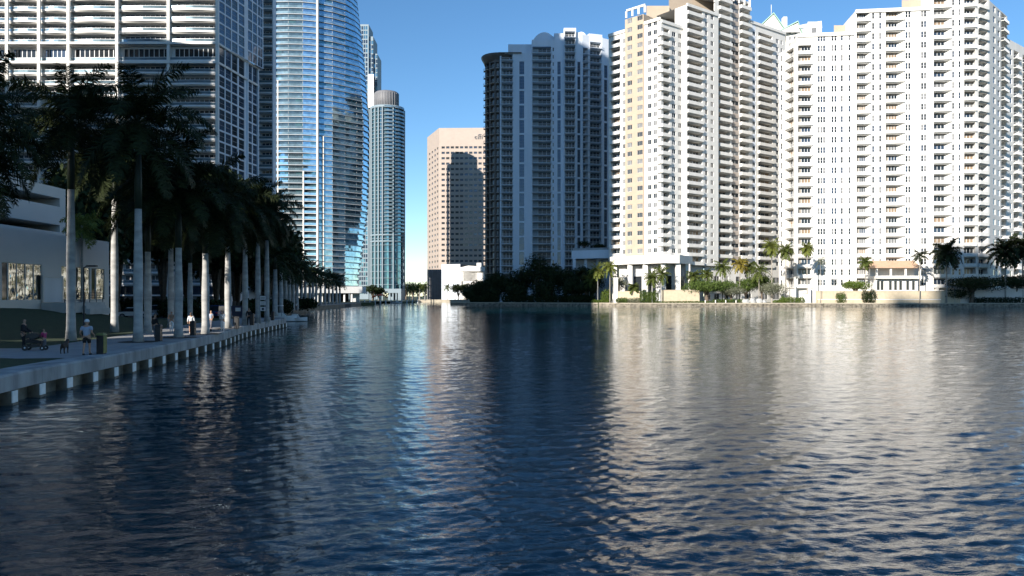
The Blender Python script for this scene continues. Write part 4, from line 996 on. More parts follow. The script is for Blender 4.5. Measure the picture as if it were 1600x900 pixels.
# receding row
row = [(430, 118), (439, 130), (446, 142), (452, 152), (458, 162), (464, 172), (471, 183), (477, 194), (484, 205), (489, 216), (494, 227), (501, 240), (508, 254), (514, 268), (520, 282), (526, 296), (531, 310)]
ORD = ['first', 'second', 'third', 'fourth', 'fifth', 'sixth', 'seventh', 'eighth', 'ninth', 'tenth', 'eleventh', 'twelfth', 'thirteenth', 'fourteenth', 'fifteenth', 'sixteenth', 'last']
for i, (px_, d) in enumerate(row):
    tgt = 402 + (px_ - 440) * .25
    h = Z(tgt + 22, d) - 1.2 - 1.5
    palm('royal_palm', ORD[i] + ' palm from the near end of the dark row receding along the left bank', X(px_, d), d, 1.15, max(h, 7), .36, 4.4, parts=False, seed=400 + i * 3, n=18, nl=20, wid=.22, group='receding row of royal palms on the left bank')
# ------------------------------------------------------------------ broadleaf trees and bushes
def leaves(blobs, n, size, seed, shell=.55):
    r = np.random.default_rng(seed); V = []
    w = np.array([b[3] * b[4] * b[5] for b in blobs]) ** .75; w = w / w.sum()
    for b, c in zip(blobs, (w * n).astype(int) + 1):
        u = r.normal(size=(c, 3)); u /= np.linalg.norm(u, axis=1)[:, None]; rad = (shell + (1 - shell) * r.random(c) ** .6) * (1 + .12 * r.normal(size=c))
        p = u * rad[:, None] * np.array(b[3:6]) + np.array(b[:3])
        nrm = u + r.normal(size=(c, 3)) * .7; nrm /= np.linalg.norm(nrm, axis=1)[:, None]
        a = np.cross(nrm, r.normal(size=(c, 3))); a /= np.linalg.norm(a, axis=1)[:, None]; bb = np.cross(nrm, a)
        s_ = size * r.uniform(.6, 1.35, c)[:, None]
        V.append(np.stack([p - a * s_, p - bb * s_ * .6, p + a * s_, p + bb * s_ * .6], 1))
    return np.concatenate(V)
def tree(name, label, x, y, z, h, rad, seed=0, key='leaf', n=1800, size=.28, trunk=.35, flat=.7, bark='bark', cat='tree', group=None, tr=None, nb=9, low=.35, lean=0):
    """crown from z+h*low to z+h, radius rad"""
    r = random.Random(seed); o = thing(name, label, cat, (x, y, z), 0, group)
    hc = h * (1 - low); blobs = []
    for i in range(nb):
        a = i * 2.4 + r.uniform(-.4, .4); q = rad * .62 * math.sqrt((i + .4) / nb); br = rad * r.uniform(.34, .52)
        zz = h * low + hc * (.3 + .5 * (1 - (q / rad) ** 2)) + r.uniform(-.12, .12) * hc
        blobs.append((q * math.cos(a) + lean, q * math.sin(a), min(zz, h - br * flat * .8), br, br, br * flat * r.uniform(.8, 1.1)))
    V = leaves(blobs, n, size, seed)
    link('crown', np_quads('crown', V, [M[key]]), o)
    if trunk:
        mb = MB(); mb.use(bark); t = tr or max(.12, rad * .07); z1 = h * (low + .12)
        mb.tube([(0, 0, -.3), (.05, 0, z1 * .3), (lean * .4, 0, z1)], [t * 1.35, t, t * .8], 9)
        for b in blobs[:7]:
            mid = (b[0] * .45 + lean * .2, b[1] * .45, z1 + (b[2] - z1) * .6)
            mb.tube([(lean * .35, 0, z1 * .8), mid, (b[0], b[1], b[2])], [t * .6, t * .4, t * .15], 6)
        mb.build('trunk', o)
    return o
def bush(name, label, x, y, z, rx, ry, h, seed=0, key='leaf', n=900, size=.16, cat='bush', group=None):
    r = random.Random(seed); o = thing(name, label, cat, (x, y, z), 0, group); m_ = max(3, int(rx * 1.2)); blobs = []
    for i in range(m_):
        blobs.append(((-1 + 2 * (i + .5) / m_) * rx * .85, r.uniform(-.2, .2) * ry, h * r.uniform(.42, .52), rx / m_ * 1.5, ry * .9, h * r.uniform(.45, .54)))
    link('foliage', np_quads('foliage', leaves(blobs, int(n * 2.6), size * 1.15, seed, .7), [M[key]]), o)
    mb = MB(); mb.use('bark')
    for i in range(4): a = i * 1.7; mb.tube([(.1 * math.cos(a), .1 * math.sin(a), -.1), (rx * .4 * math.cos(a), ry * .3 * math.sin(a), h * .7)], [.07, .03], 5)
    mb.build('stem', o); return o
# dark planting behind the left palms
DT = [(X(183, 112), 112, 14, 6.0, 'dark tree filling the gap right of the grey low building'), (X(222, 124), 124, 15, 6.5, 'dark tree directly behind the silver parked car'), (X(255, 116), 116, 13, 5.5, 'dark tree left behind the runner'), (X(292, 128), 128, 15, 6.5, 'dark tree behind the dark blue parked car'), (X(338, 124), 124, 13.5, 6, 'dark tree right behind the cream sunlit palm trunk'), (X(372, 140), 140, 14, 6, 'dark tree behind the small notice board'),
      (-53, 97, 12.5, 5.0, 'dense dark tree at the rear corner of the grey low building'), (-59, 110, 15, 6.5, 'broad dark tree rising over the roof of the grey low building'),
      (-46, 118, 13, 6.0, 'dense dark tree standing behind the sunlit palm trunk'), (-50, 136, 17, 7.0, 'tall dark tree behind the thickest walkway palm'),
      (-68, 128, 18, 7.0, 'tall dark tree farther left behind the parking building'), (-42, 131, 12, 5.5, 'dark tree behind the runner'), (-47, 152, 16, 6.5, 'big dark tree behind the woman in the white top'),
      (-58, 165, 18, 7.5, 'tall dark tree set deep behind the parked cars'), (-60, 172, 15, 6.0, 'dark tree behind the person in white clothes'), (-66, 190, 17, 7, 'dark tree under the glass flank of the left tower'),
      (-62, 205, 17, 7, 'dark tree at the foot of the left tower'), (-67, 226, 16, 6.5, 'dark tree behind the notice panels, against the curved tower'), (-77, 245, 16, 7, 'dark tree near the rear link of the left tower'),
      (-88, 268, 15, 6.5, 'dark tree before the base of the curved tower'), (-97, 292, 15, 6, 'dark tree behind the middle of the receding palm row'), (-108, 318, 13, 5.5, 'dark tree behind the far end of the palm row')]
for i, (x, y, h, r_, lab) in enumerate(DT):
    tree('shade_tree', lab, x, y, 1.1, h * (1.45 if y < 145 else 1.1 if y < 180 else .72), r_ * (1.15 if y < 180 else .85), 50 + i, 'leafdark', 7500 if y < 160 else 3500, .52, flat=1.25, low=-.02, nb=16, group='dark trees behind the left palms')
for i, (x, y, rx) in enumerate([(-44, 109, 5), (-56, 118, 6), (-38.5, 119, 2.2), (-44, 141, 5), (-50, 180, 6), (-60, 215, 6)]):
    bush('hedge', ['clipped dark hedge behind the white parked car', 'dark hedge along the rear of the parking area', 'small dark hedge by the boat basin', 'dark hedge between two trees behind the palms', 'dark hedge far along the left bank', 'dark hedge near the foot of the left tower'][i], x, y, 1.1, rx, 1.2, 2.6, 80 + i, 'leafdark', 1500, .2, 'hedge')
# plant between the first palms, its lit look put into brighter fronds
palm('fan_palm', 'small yellow green palm with painted-in light between the two leftmost trunks', X(128, 84), 84, 2.2, 9.5, .14, 2.4, 'frondlit', 14, 0, seed=11, bulge=0, tk='palebark')
palm('fan_palm', 'green palm with lit fronds in front of the glass flank of the left tower', X(318, 112), 112, 1.2, 16.5, .2, 3.4, 'frondmid', 18, 0, seed=12, bulge=0, tk='palebark')
# right bank palms: px, distance, crown centre row, frond length, key, trunk radius, label
G = 1.22
def rpalm(px_, d, yc, L, key, r0, lab, n=26, sp=(0, 7), tk='palebark', lean=0, name='palm', seed=0, nl=30, wid=.2, ll=.95):
    n = int(n * 1.35); L = round(L * 1.3, 2); sp = (sp[0], min(sp[1] + .5, 7.6))
    x = X(px_, d); h = Z(yc, d) - G; palm(name, lab, x, d, G, h, r0, L, key, n, 0, seed, None, 0, lean, tk, True, wid=wid, nl=nl, spread=sp, ll=ll)
rpalm(1206, 305, 386, 3.6, 'frondlit', .22, 'tall shaggy yellow green fan palm at the gap between the two white towers', 34, (0, 7.5), name='fan_palm', seed=1)
rpalm(1228, 305, 392, 3.0, 'frondmid', .2, 'tall fan palm just right of the shaggy one at the gap between the white towers', 28, (0, 7), name='fan_palm', seed=2)
rpalm(1261, 304, 389, 2.6, 'frondlit', .18, 'slim tall palm before the left balconies of the far right tower', 26, (0, 7), name='fan_palm', seed=3)
rpalm(1282, 300.5, 408, 2.4, 'leafgrey', .1, 'thin grey wispy palm beside the slim tall palm', 12, (0, 6), seed=4, nl=12, wid=.09)
rpalm(1352, 302.5, 410, 2.5, 'frondmid', .16, 'slim green palm rising beside the round topped tree', 24, (0, 7), name='fan_palm', seed=5)
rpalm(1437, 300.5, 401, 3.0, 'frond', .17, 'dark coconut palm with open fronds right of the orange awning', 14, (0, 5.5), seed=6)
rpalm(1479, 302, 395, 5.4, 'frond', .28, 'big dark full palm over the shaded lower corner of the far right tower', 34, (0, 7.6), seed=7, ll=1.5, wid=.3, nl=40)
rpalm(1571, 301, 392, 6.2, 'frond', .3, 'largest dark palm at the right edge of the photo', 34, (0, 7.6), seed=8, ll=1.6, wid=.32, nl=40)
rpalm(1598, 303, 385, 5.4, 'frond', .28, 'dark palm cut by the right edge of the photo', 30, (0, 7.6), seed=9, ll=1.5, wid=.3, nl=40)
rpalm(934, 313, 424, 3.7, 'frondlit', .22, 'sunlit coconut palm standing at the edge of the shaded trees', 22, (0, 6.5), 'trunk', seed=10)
rpalm(921, 316, 438, 3.0, 'frondmid', .16, 'lower palm half in shade left of the sunlit coconut palm', 18, (0, 6.5), 'trunk', seed=21)
rpalm(953, 309, 418, 3.2, 'frondlit', .18, 'sunlit palm just left of the white entrance columns', 20, (0, 6.5), seed=13)
rpalm(1019, 300.5, 435, 3.2, 'frondmid', .2, 'short green palm left of the pair before the entrance columns', 20, (0, 6.5), 'trunk', seed=14)
rpalm(1033, 300.8, 428, 3.4, 'frondmid', .2, 'taller green palm of the pair before the entrance columns', 20, (0, 6.5), 'trunk', seed=15)
rpalm(990, 304.2, 450, 2.2, 'frondmid', .14, 'low bushy palm beside the entrance wall', 18, (0, 5.5), seed=22)
rpalm(1084, 310, 432, 2.9, 'frondmid', .17, 'left green palm of the two behind the spreading tree', 20, (0, 6.5), seed=23)
rpalm(1104, 310, 429, 2.9, 'frondmid', .17, 'right green palm of the two behind the spreading tree', 20, (0, 6.5), seed=24)
rpalm(1129, 312, 418, 3.6, 'frondmid', .19, 'curved green palm before the base of the brown recess', 22, (0, 6.8), seed=16)
rpalm(1156, 308, 413, 3.2, 'frondgold', .2, 'golden leaved palm in the middle of the right garden', 22, (0, 7), seed=17)
rpalm(1171, 311, 417, 3.1, 'frondmid', .2, 'green palm just right of the golden palm', 22, (0, 7), seed=25)
rpalm(1186, 305, 424, 4.0, 'frondmid', .2, 'broad green palm above the grey green tree', 24, (0, 7), seed=18)
# broadleaf right bank
tree('shade_tree', 'spreading green tree with a flat crown right of the beige garden wall', X(1106, 302), 304, G, 8.6, 10.5, 201, 'leaf', 6000, .26, flat=.5, low=.3, nb=20)
tree('shade_tree', 'lower brownish shrubby tree in the middle of the right garden', X(1143, 303), 303.5, G, 6.2, 6.5, 202, 'leafgrey', 2600, .2, flat=.6, low=.25)
tree('shade_tree', 'round grey green tree at the foot of the shaggy fan palm', X(1206, 302), 302, G, 7.8, 6.0, 203, 'leafgrey', 4000, .18, flat=.85, low=.15, bark='palebark')
tree('shade_tree', 'small round topped green tree before the terrace of the far right tower', X(1339, 303.5), 305, G, 8.6, 6.2, 204, 'leafbright', 3600, .2, flat=.6, low=.45)
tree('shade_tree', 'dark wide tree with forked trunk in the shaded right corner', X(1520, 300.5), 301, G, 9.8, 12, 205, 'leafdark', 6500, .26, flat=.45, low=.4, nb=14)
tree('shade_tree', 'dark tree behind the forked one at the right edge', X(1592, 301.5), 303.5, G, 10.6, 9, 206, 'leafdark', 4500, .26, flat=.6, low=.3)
tree('shade_tree', 'low dark tree between the big dark palm and forked tree', X(1497, 302), 302.8, G, 5.4, 6.2, 207, 'leafdark', 2600, .24, flat=.7, low=.1)
tree('shade_tree', 'green leafy tree filling the gap below the golden palm', X(1165, 309), 309, G, 9.5, 6.0, 208, 'leaf', 3200, .24, flat=.9, low=.2)
tree('shade_tree', 'green leafy tree behind the broad green palm', X(1190, 311), 311, G, 11.0, 6.0, 209, 'leaf', 3200, .24, flat=.9, low=.25)
tree('shade_tree', 'darker green tree between the spreading tree and the golden palm', X(1136, 311), 311, G, 8.6, 5.4, 231, 'leaf', 2600, .24, flat=.9, low=.15)
tree('shade_tree', 'brown green tree under the palm left of the entrance columns', X(967, 309), 311, G, 11.5, 4.0, 232, 'leafgrey', 1600, .22, flat=1.1, low=.2)
bush('bush', 'clipped green bush before the entrance columns', X(1014, 301.5), 300.9, G, 3.7, 1.4, 5.2, 210, 'leaf', 1700, .15)
bush('bush', 'small round bush at the left end of the garden wall', X(972, 303), 303.2, G, 2.3, 1.1, 2.3, 211, 'leaf', 700, .13)
bush('bush', 'dry brown bush between the round bush and the clipped one', X(990, 303), 302.6, G, 2.4, 1.1, 2.4, 217, 'leafgrey', 500, .12)
bush('bush', 'bright green hedge right of the grey green tree', X(1238, 300.6), 300.9, G, 5.2, 1.2, 2.6, 212, 'leafbright', 1400, .13, 'hedge')
bush('bush', 'low bright green hedge at the foot of the grey green tree', X(1218, 300.5), 300.4, G, 2.6, .7, 1.5, 213, 'leafbright', 600, .12, 'hedge')
bush('bush', 'little round shrub before the beige wall of the far right tower', X(1313.5, 300.6), 300.6, G, 1.8, 1.1, 4.6, 214, 'leaf', 600, .13)
bush('bush', 'dark square bush where the shade begins on the right wall', X(1357, 300.6), 300.6, G, 2.6, 1.1, 5.4, 215, 'leafdark', 1000, .14)
bush('bush', 'green undergrowth below the sunlit coconut palm', X(938, 310), 310.6, G, 3.6, 1.1, 1.5, 216, 'leafbright', 800, .13)
bush('bush', 'low green planting below the spreading tree', X(1068, 300.4), 300.6, G, 12.5, .6, 1.0, 218, 'leaf', 1300, .12)
bush('bush', 'low planting behind the shore path in the middle of the right garden', X(1150, 300.6), 301.4, G, 10.0, .7, 1.8, 219, 'leaf', 1500, .14)
bush('bush', 'low shrubs in the shaded right corner', X(1560, 300.4), 300.2, G, 11.0, .8, 2.6, 220, 'leafdark', 1500, .16)
bush('bush', 'green shrub behind the low wall under the sunlit palm', X(947, 313), 314, G, 2.0, 1.2, 5.6, 221, 'leafbright', 700, .16)
# shaded wood before the dark tower
SH = [(-18, 346, 6, 4, 'outermost low tree on the shaded point'), (-12, 347, 9.5, 6.2, 'dark tree at the tip of the shaded point'), (-7, 350, 13.5, 6.2, 'round dark tree before the left foot of the dark tower'), (-1, 344, 11, 5.4, 'dark tree in front of the lowest balconies of the dark tower'),
      (5, 346, 14.5, 6.2, 'dark tree below the first pale pier of the dark tower'), (11, 341, 20.5, 6.6, 'tallest dark tree before the middle of the dark tower'), (17, 338, 16.5, 6, 'dark tree right of the tallest one'),
      (22.5, 334, 14, 6, 'dark tree below the low pale podium'), (28, 330, 15, 5.8, 'dark tree in front of the podium columns'), (33, 326, 14, 5, 'last dark tree before the sunlit palms'),
      (2, 338, 7, 5, 'low dark tree by the shaded shore'), (14, 330, 8.5, 5.4, 'low dark tree over the middle of the shaded shore'), (25, 322, 9, 5, 'low dark tree near the sunny end of the shaded shore'), (30, 317, 8.5, 4, 'low dark tree beside the half shaded palm'), (-9, 342, 6, 4.4, 'low dark shrubby tree by the tip of the shaded point')]
for i, (x, y, h, r_, lab) in enumerate(SH):
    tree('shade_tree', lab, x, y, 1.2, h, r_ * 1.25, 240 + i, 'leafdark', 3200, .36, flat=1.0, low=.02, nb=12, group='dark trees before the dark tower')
for i, (x, y, h, r_) in enumerate([(40, 342, 3.2, 3.2), (47, 341, 3.6, 3.0), (33, 343, 4.4, 3.4)]):
    tree('roof_shrub', ['small dark tree in the middle of the podium roof garden', 'small dark tree at the right of the podium roof garden', 'bigger dark tree at the left of the podium roof garden'][i], x - 2, y, Z(391, 335) - .1, h, r_, 270 + i, 'leafdark', 900, .25, low=.1, tr=.12)
rpalm(907, 322, 430, 3.0, 'frond', .2, 'dark palm trunk showing among the shaded trees', 18, (0, 6), seed=31)
rpalm(914, 318, 441, 2.6, 'frond', .18, 'shorter dark palm among the shaded trees', 18, (0, 6), seed=32)
# far bank
FB = [(640, 470, 452, 'leftmost sunlit far palm of the cluster in the sky gap'), (646, 478, 449, 'second sunlit far palm of the cluster in the sky gap'), (652, 470, 451, 'third sunlit far palm in the sky gap'), (656, 500, 448, 'far palm left of the pair beside the grey office podium'), (664, 506, 447, 'far palm right against the grey office podium'), (699, 516, 449, 'lone lit palm before the low white building'), (711, 518, 450, 'dark palm before the low white building')]
for i, (px_, d, yc, lab) in enumerate(FB):
    palm('palm', lab, X(px_, d), d, 1.0, Z(yc, d) - 1, .28, 3.8, 'frondmid' if i < 6 else 'frond', 18, 0, 500 + i, 'far palms below the office tower', 0, 0, 'trunk', False, wid=.3, nl=16, spread=(0, 6.5))
for i, (px_, d, h, r_) in enumerate([(634, 620, 12, 9), (645, 640, 14, 11), (655, 660, 12, 10), (664, 640, 12, 8), (582, 480, 10, 6), (592, 486, 8, 5.5), (716, 528, 11, 6), (728, 526, 11, 6.5), (738, 524, 10, 6), (748, 520, 13, 6.5)]):
    tree('shade_tree', ['far dark tree at the left of the sky gap', 'rounded far dark tree filling the middle of the sky gap', 'far dark tree at the right of the sky gap', 'far dark tree touching the office podium', 'dark tree before the foot of the round tower', 'smaller dark tree by the round tower entrance', 'dark tree left in front of the low white building', 'dark tree in the middle before the low white building', 'dark tree right before the low white building', 'larger dark tree hiding the right end of the low white building'][i],
         X(px_, d), d, 1.0, h, r_, 520 + i, 'leafdark', 1000, .5, low=.1)
o = thing('tree_line', 'continuous dark tree line along the horizon behind the far bank', 'tree line', (0, 900, 1.0))
bl_ = [(x, rng.uniform(-15, 15), 5 + rng.uniform(-2, 2), 16, 12, rng.uniform(7, 11)) for x in range(-700, 900, 18)]
q = link('foliage', np_quads('foliage', leaves(bl_, 9000, 1.3, 77), [M['leafdark']]), o); q['kind'] = 'stuff'; o['kind'] = 'stuff'
# ------------------------------------------------------------------ walls and street furniture on the right bank
wall_run('garden_wall', 'beige retaining wall between the clipped bush and the spreading tree', [P(1033, 302.2), P(1093, 302.2)], G, Z(453, 302), .4, 'beigewall')
wall_run('garden_wall', 'beige retaining wall left of the clipped bush below the entrance columns', [P(966, 305.5), P(1000, 303.2)], G, Z(455, 303), .4, 'beigewall')
wall_run('garden_wall', 'long beige and shaded wall in front of the far right tower', [P(1275, 302.2), P(1500, 302.2)], G, Z(454.5, 302), .5, 'beigewall')
wall_run('garden_wall', 'set back shaded wall at the right edge of the shore', [P(1500.5, 302.8), P(1640, 302.8)], G, Z(451, 302), .5, 'greywall')
wall_run('garden_wall', 'low pale ledge along the foot of the long shaded wall', [P(1278, 300.9), P(1470, 300.9)], G, Z(467.3, 301), .8, 'beigewall', capkey='white')
b = thing('gate_pillar', 'square white pillar at the left end of the sunny garden', 'pillar', (X(962, 306), 306, G)); mb = MB(); mb.use('white'); mb.box(-.8, .8, -.6, .6, 0, 9.6); mb.build('shaft', b); mb = MB(); mb.use('white'); mb.box(-.95, .95, -.75, .75, 9.6, 10); mb.build('cap', b)
b = thing('gate_pillar', 'short cream pillar by the bright hedge at the left of the far right tower', 'pillar', (X(1258, 301.5), 301.5, G)); mb = MB(); mb.use('white'); mb.box(-.8, .8, -.5, .5, 0, 3.6); mb.build('shaft', b); mb = MB(); mb.use('sandcap'); mb.box(-.9, .9, -.6, .6, 3.6, 3.9); mb.build('cap', b)
sheet('shore_path', [(34, 309.2), (45, 300.6), (118, 299.8), (290, 297), (290, 298.8), (118, 301.4), (45.5, 302.4), (35, 310.8)], 'sandcap', 1.235)
for i, px_ in enumerate((1102, 1118, 1134, 1150)):
    o = thing('mooring_post', ['white shore post below the left of the spreading tree', 'white shore post below the right of the spreading tree', 'white shore post left of the pale boulders', 'white shore post right beside the pale boulders'][i], 'post', (X(px_, 300), 300, 1.23), 0, 'white posts on the right shore')
    mb = MB(); mb.use('white'); mb.tube([(0, 0, 0), (0, 0, 1.1)], .2, 10); mb.build('shaft', o); mb = MB(); mb.use('white'); mb.lathe((0, 0, 1.1), [(.26, 0), (.26, .1), (.1, .2)], 10); mb.build('cap', o)
for i, (px_, d, s_) in enumerate([(1165, 301, 1.2), (1176, 301.3, 1.5), (1186, 301, 1.3), (1193, 300.8, .9)]):
    o = thing('boulder', ['leftmost pale boulder by the shore path', 'largest pale boulder by the shore path', 'pale boulder right of the largest one', 'smallest pale boulder by the shore path'][i], 'boulder', (X(px_, d), d, G), i, 'pale boulders in the right garden')
    import bmesh
    bm = bmesh.new(); bmesh.ops.create_icosphere(bm, subdivisions=2, radius=1); r = random.Random(i)
    for v in bm.verts: v.co = Vector((v.co.x * s_ * 1.3, v.co.y * s_, v.co.z * s_ * .9 + s_ * .6)) * r.uniform(.85, 1.1)
    me = bpy.data.meshes.new('rock'); bm.to_mesh(me); bm.free(); me.materials.append(M['concrete']); link('rock', me, o)
# parasols and light posts near the right garden
def lamp(label, x, y, z, h, head='ball', key='black'):
    o = thing('street_lamp', label, 'street lamp', (x, y, z)); mb = MB(); mb.use(key); mb.tube([(0, 0, 0), (0, 0, .5), (0, 0, .55), (0, 0, h)], [.11, .1, .06, .045], 10); mb.build('post', o)
    if head == 'ball': mb = MB(); mb.use('white'); mb.lathe((0, 0, h), [(.05, 0), (.2, .08), (.26, .25), (.2, .42), (.05, .5)], 14); mb.build('globe', o)
    else: mb = MB(); mb.use(key); mb.tube([(0, 0, h - .05), (.25, 0, h + .1), (.5, 0, h + .06)], .04, 6); mb.box(.25, .95, -.14, .14, h + .02, h + .14); mb.build('lamp_head', o)
    return o
lamp('dark slim lamp post on the lawn between the leftmost palm trunk and the sunlit one', X(131, 58), 58, ground_z(X(131, 58), 58), 5.1, 'arm')
lamp('white globe lamp in the shaded right garden beside the big dark palm', X(1492, 300.3), 300.3, G, 7.2, 'ball', 'railgrey')
# ------------------------------------------------------------------ far dock and tent
o = thing('pier', 'low distant timber dock on white piles right of the curved tower base', 'dock', (X(545, 432), 432, 0))
mb = MB(); mb.use('sandcap'); L0 = Vector((X(545, 432), 432)); x1 = X(655, 432) - L0.x; mb.box(-3, x1, 0, 5, .95, 1.35); mb.build('deck', o)
mb = MB(); mb.use('pile'); mb.box(-.3, .3, -.35, -.002, -1, 1.9); me = mb.mesh('pile'); k = 0
while k * 2.9 < x1: link('pile', me, o, (k * 2.9, 0, 0)); k += 1
mb = MB(); mb.use('railwhite'); mb.box(-3, x1, .3, .36, 2.25, 2.35); mb.build('railing', o)
o = thing('canopy_tent', 'orange red canvas tent on the far dock before the round tower', 'tent', (X(594, 436), 436, 1.35))
mb = MB(); mb.use('redcloth'); n = 12
for i in range(n):
    a0, a1 = math.pi * i / n, math.pi * (i + 1) / n
    p = [(-4.6 * math.cos(a0), 1.6 + 1.7 * math.sin(a0)), (-4.6 * math.cos(a1), 1.6 + 1.7 * math.sin(a1))]
    mb.quad((p[0][0], -1.5, p[0][1]), (p[1][0], -1.5, p[1][1]), (p[1][0] * .6, 2, p[1][1] + .5), (p[0][0] * .6, 2, p[0][1] + .5)); mb.quad((p[0][0], -1.5, p[0][1]), (p[0][0], -1.5, p[0][1] - .4), (p[1][0], -1.5, p[1][1] - .4), (p[1][0], -1.5, p[1][1]))
mb.build('cover', o)
for x in (-4.4, 0, 4.4): mb = MB(); mb.use('railwhite'); mb.tube([(x, -1.4, 0), (x, -1.4, 1.7)], .07, 6); mb.build('post', o)
o = thing('signal_mast', 'thin grey mast on the horizon left in the sky gap', 'mast', (X(637, 560), 560, 1)); mb = MB(); mb.use('railgrey'); mb.tube([(0, 0, 0), (0, 0, 14)], [.3, .12], 6); mb.build('pole', o); mb = MB(); mb.use('railgrey'); mb.box(-.9, .9, -.1, .1, 11, 11.3); mb.build('crossarm', o)
# ------------------------------------------------------------------ boats
def boat(name, label, x, y, rz, L, W, hgt, style=0):
    o = thing(name, label, 'boat', (x, y, 0), rz); mb = MB(); mb.use('railwhite'); n = 10; R_ = []
    for i in range(n + 1):
        t = i / n; w = W / 2 * (1 - max(0, (t - .55) / .45) ** 2.2) * (.92 + .08 * math.sin(t * 3)); w = max(w, .02); zt = hgt * (.8 + .35 * t * t); xx = L * (t - .5)
        R_.append([(xx, -w, zt), (xx + .0, -w * .8, .1), (xx, 0, -.25 + .3 * t * t), (xx, w * .8, .1), (xx, w, zt)])
    for i in range(n):
        for j in range(4): mb.quad(R_[i][j], R_[i][j + 1], R_[i + 1][j + 1], R_[i + 1][j])
        mb.quad(R_[i][0], R_[i + 1][0], R_[i + 1][4], R_[i][4])
    mb.poly(R_[0]); mb.build('hull', o)
    mb = MB(); mb.use('white'); zd = hgt * .85; mb.hexa([(-L * .1, -W * .3, zd), (L * .25, -W * .25, zd), (L * .25, W * .25, zd), (-L * .1, W * .3, zd), (-L * .05, -W * .26, zd + .65), (L * .14, -W * .2, zd + .65), (L * .14, W * .2, zd + .65), (-L * .05, W * .26, zd + .65)]); mb.build('cabin', o)
    mb = MB(); mb.use('glassdark'); mb.quad((L * .252, -W * .22, zd + .1), (L * .252, W * .22, zd + .1), (L * .155, W * .18, zd + .6), (L * .155, -W * .18, zd + .6)); mb.build('windshield', o)
    if style: 
        mb = MB(); mb.use('railwhite'); mb.box(-L * .3, L * .15, -W * .35, W * .35, zd + 1.75, zd + 1.85); mb.build('sunshade', o)
        for sx in (-.28, .13):
            for sy in (-.33, .33): mb = MB(); mb.use('railgrey'); mb.tube([(L * sx, W * sy, zd - .05), (L * sx, W * sy, zd + 1.75)], .04, 5); mb.build('post', o)
    mb = MB(); mb.use('black'); mb.box(-L * .56, -L * .5, -.25, .25, .1, hgt + .3); mb.build('outboard_motor', o)
    return o
boat('motor_boat', 'long white motor boat with a sunshade moored behind the walkway end', X(433, 128), 128, R(8), 6.2, 2.0, .9, 1)
boat('motor_boat', 'low white open boat right of the longer one behind the walkway end', X(460, 129), 129, R(-6), 4.4, 1.7, .65, 0)
boat('motor_boat', 'small white boat moored at the far dock below the orange tent', X(620, 428), 428, R(5), 5.5, 2, .9, 0)
# ------------------------------------------------------------------ signs, bollards
o = thing('notice_sign', 'stack of three white notice panels on a post between two palm trunks', 'sign', (X(411, 84), 84, 1.2)); mb = MB(); mb.use('railgrey'); mb.tube([(-.32, 0, 0), (-.32, 0, 3.1)], .04, 6); mb.tube([(.32, 0, 0), (.32, 0, 3.1)], .04, 6); mb.build('post', o)
for z0 in (2.55, 1.98, 1.38):
    mb = MB(); mb.use('railwhite'); mb.box(-.28, .28, -.06, -.02, z0, z0 + .42); mb.use('glassnavy'); 
    if z0 > 1.5: [mb.box(-.2, .2, -.066, -.0605, z0 + .1 + .13 * k_, z0 + .14 + .13 * k_) for k_ in range(2)]
    else: mb.box(-.12, .12, -.066, -.0605, z0 + .1, z0 + .32)
    mb.build('panel', o)
o = thing('notice_sign', 'small white notice on a dark blue board right of the person in white', 'sign', (X(372, 82), 82, 1.2)); mb = MB(); mb.use(mat('navy_board', (.01, .015, .05), .5)); mb.box(-.65, .65, 0, .1, .9, 1.95); mb.build('board', o)
mb = MB(); mb.use('railwhite'); mb.box(-.27, .27, -.03, -.003, 1.38, 1.75); mb.build('panel', o)
for x in (-.5, .5): mb = MB(); mb.use('black'); mb.box(x - .04, x + .04, .02, .08, 0, .9); mb.build('post', o)
def bollard(label, px_, d, two=False, h=1.05):
    x = X(px_, d); o = thing('bollard', label, 'bollard', (x, d, 1.2)); mb = MB(); mb.use('black'); mb.box(-.17, .17, -.17, .17, 0, h - .12); mb.build('shaft', o)
    if two: mb = MB(); mb.use('yellow'); mb.box(.172, .2, -.15, .17, .06, h - .15); mb.build('side_panel', o)
    mb = MB(); mb.use('yellow' if two else 'black'); mb.hexa([(-.21, -.2, h - .12), (.21, -.2, h - .12), (.21, .2, h - .12), (-.21, .2, h - .12), (-.15, -.14, h), (.15, -.14, h), (.15, .14, h), (-.15, .14, h)]); mb.build('cap', o)
bollard('yellow and black square bollard just right of the man in the white cap', 158.5, 40.6, True, 1.08)
bollard('black bollard just right of the thickest palm trunk', 248, 52.0, h=1.1)
bollard('black bollard at the legs of the woman in the white top', 301.5, 59.5, h=1.1)
bollard('black bollard right of the person in white, under the blue sign', 370, 72, h=1.1)
bollard('black bollard below the left palm of the notice panels', 394, 80, h=1.2)
bollard('black bollard in front of the moored white boat', 426, 96, h=1.1)
# scooter parked by the person in white
o = thing('kick_scooter', 'small upright scooter parked left of the person in white clothes', 'scooter', (X(339, 66.5), 66.5, 1.2), .6)
mb = MB(); mb.use('black'); mb.box(-.5, .3, -.07, .07, .12, .17); mb.build('deck', o); mb = MB(); mb.use('railgrey'); mb.tube([(.36, 0, .12), (.28, 0, 1.1)], .025, 8); mb.build('stem', o); mb = MB(); mb.use('railwhite'); mb.tube([(.28, -.26, 1.12), (.28, 0, 1.1), (.28, .26, 1.12)], .03, 8); mb.box(.2, .34, -.07, .07, 1.0, 1.14); mb.build('handlebar', o)
for x in (-.52, .38): mb = MB(); mb.use('black'); mb.tube([(x, -.03, .11), (x, .03, .11)], .11, 14); mb.build('wheel', o)
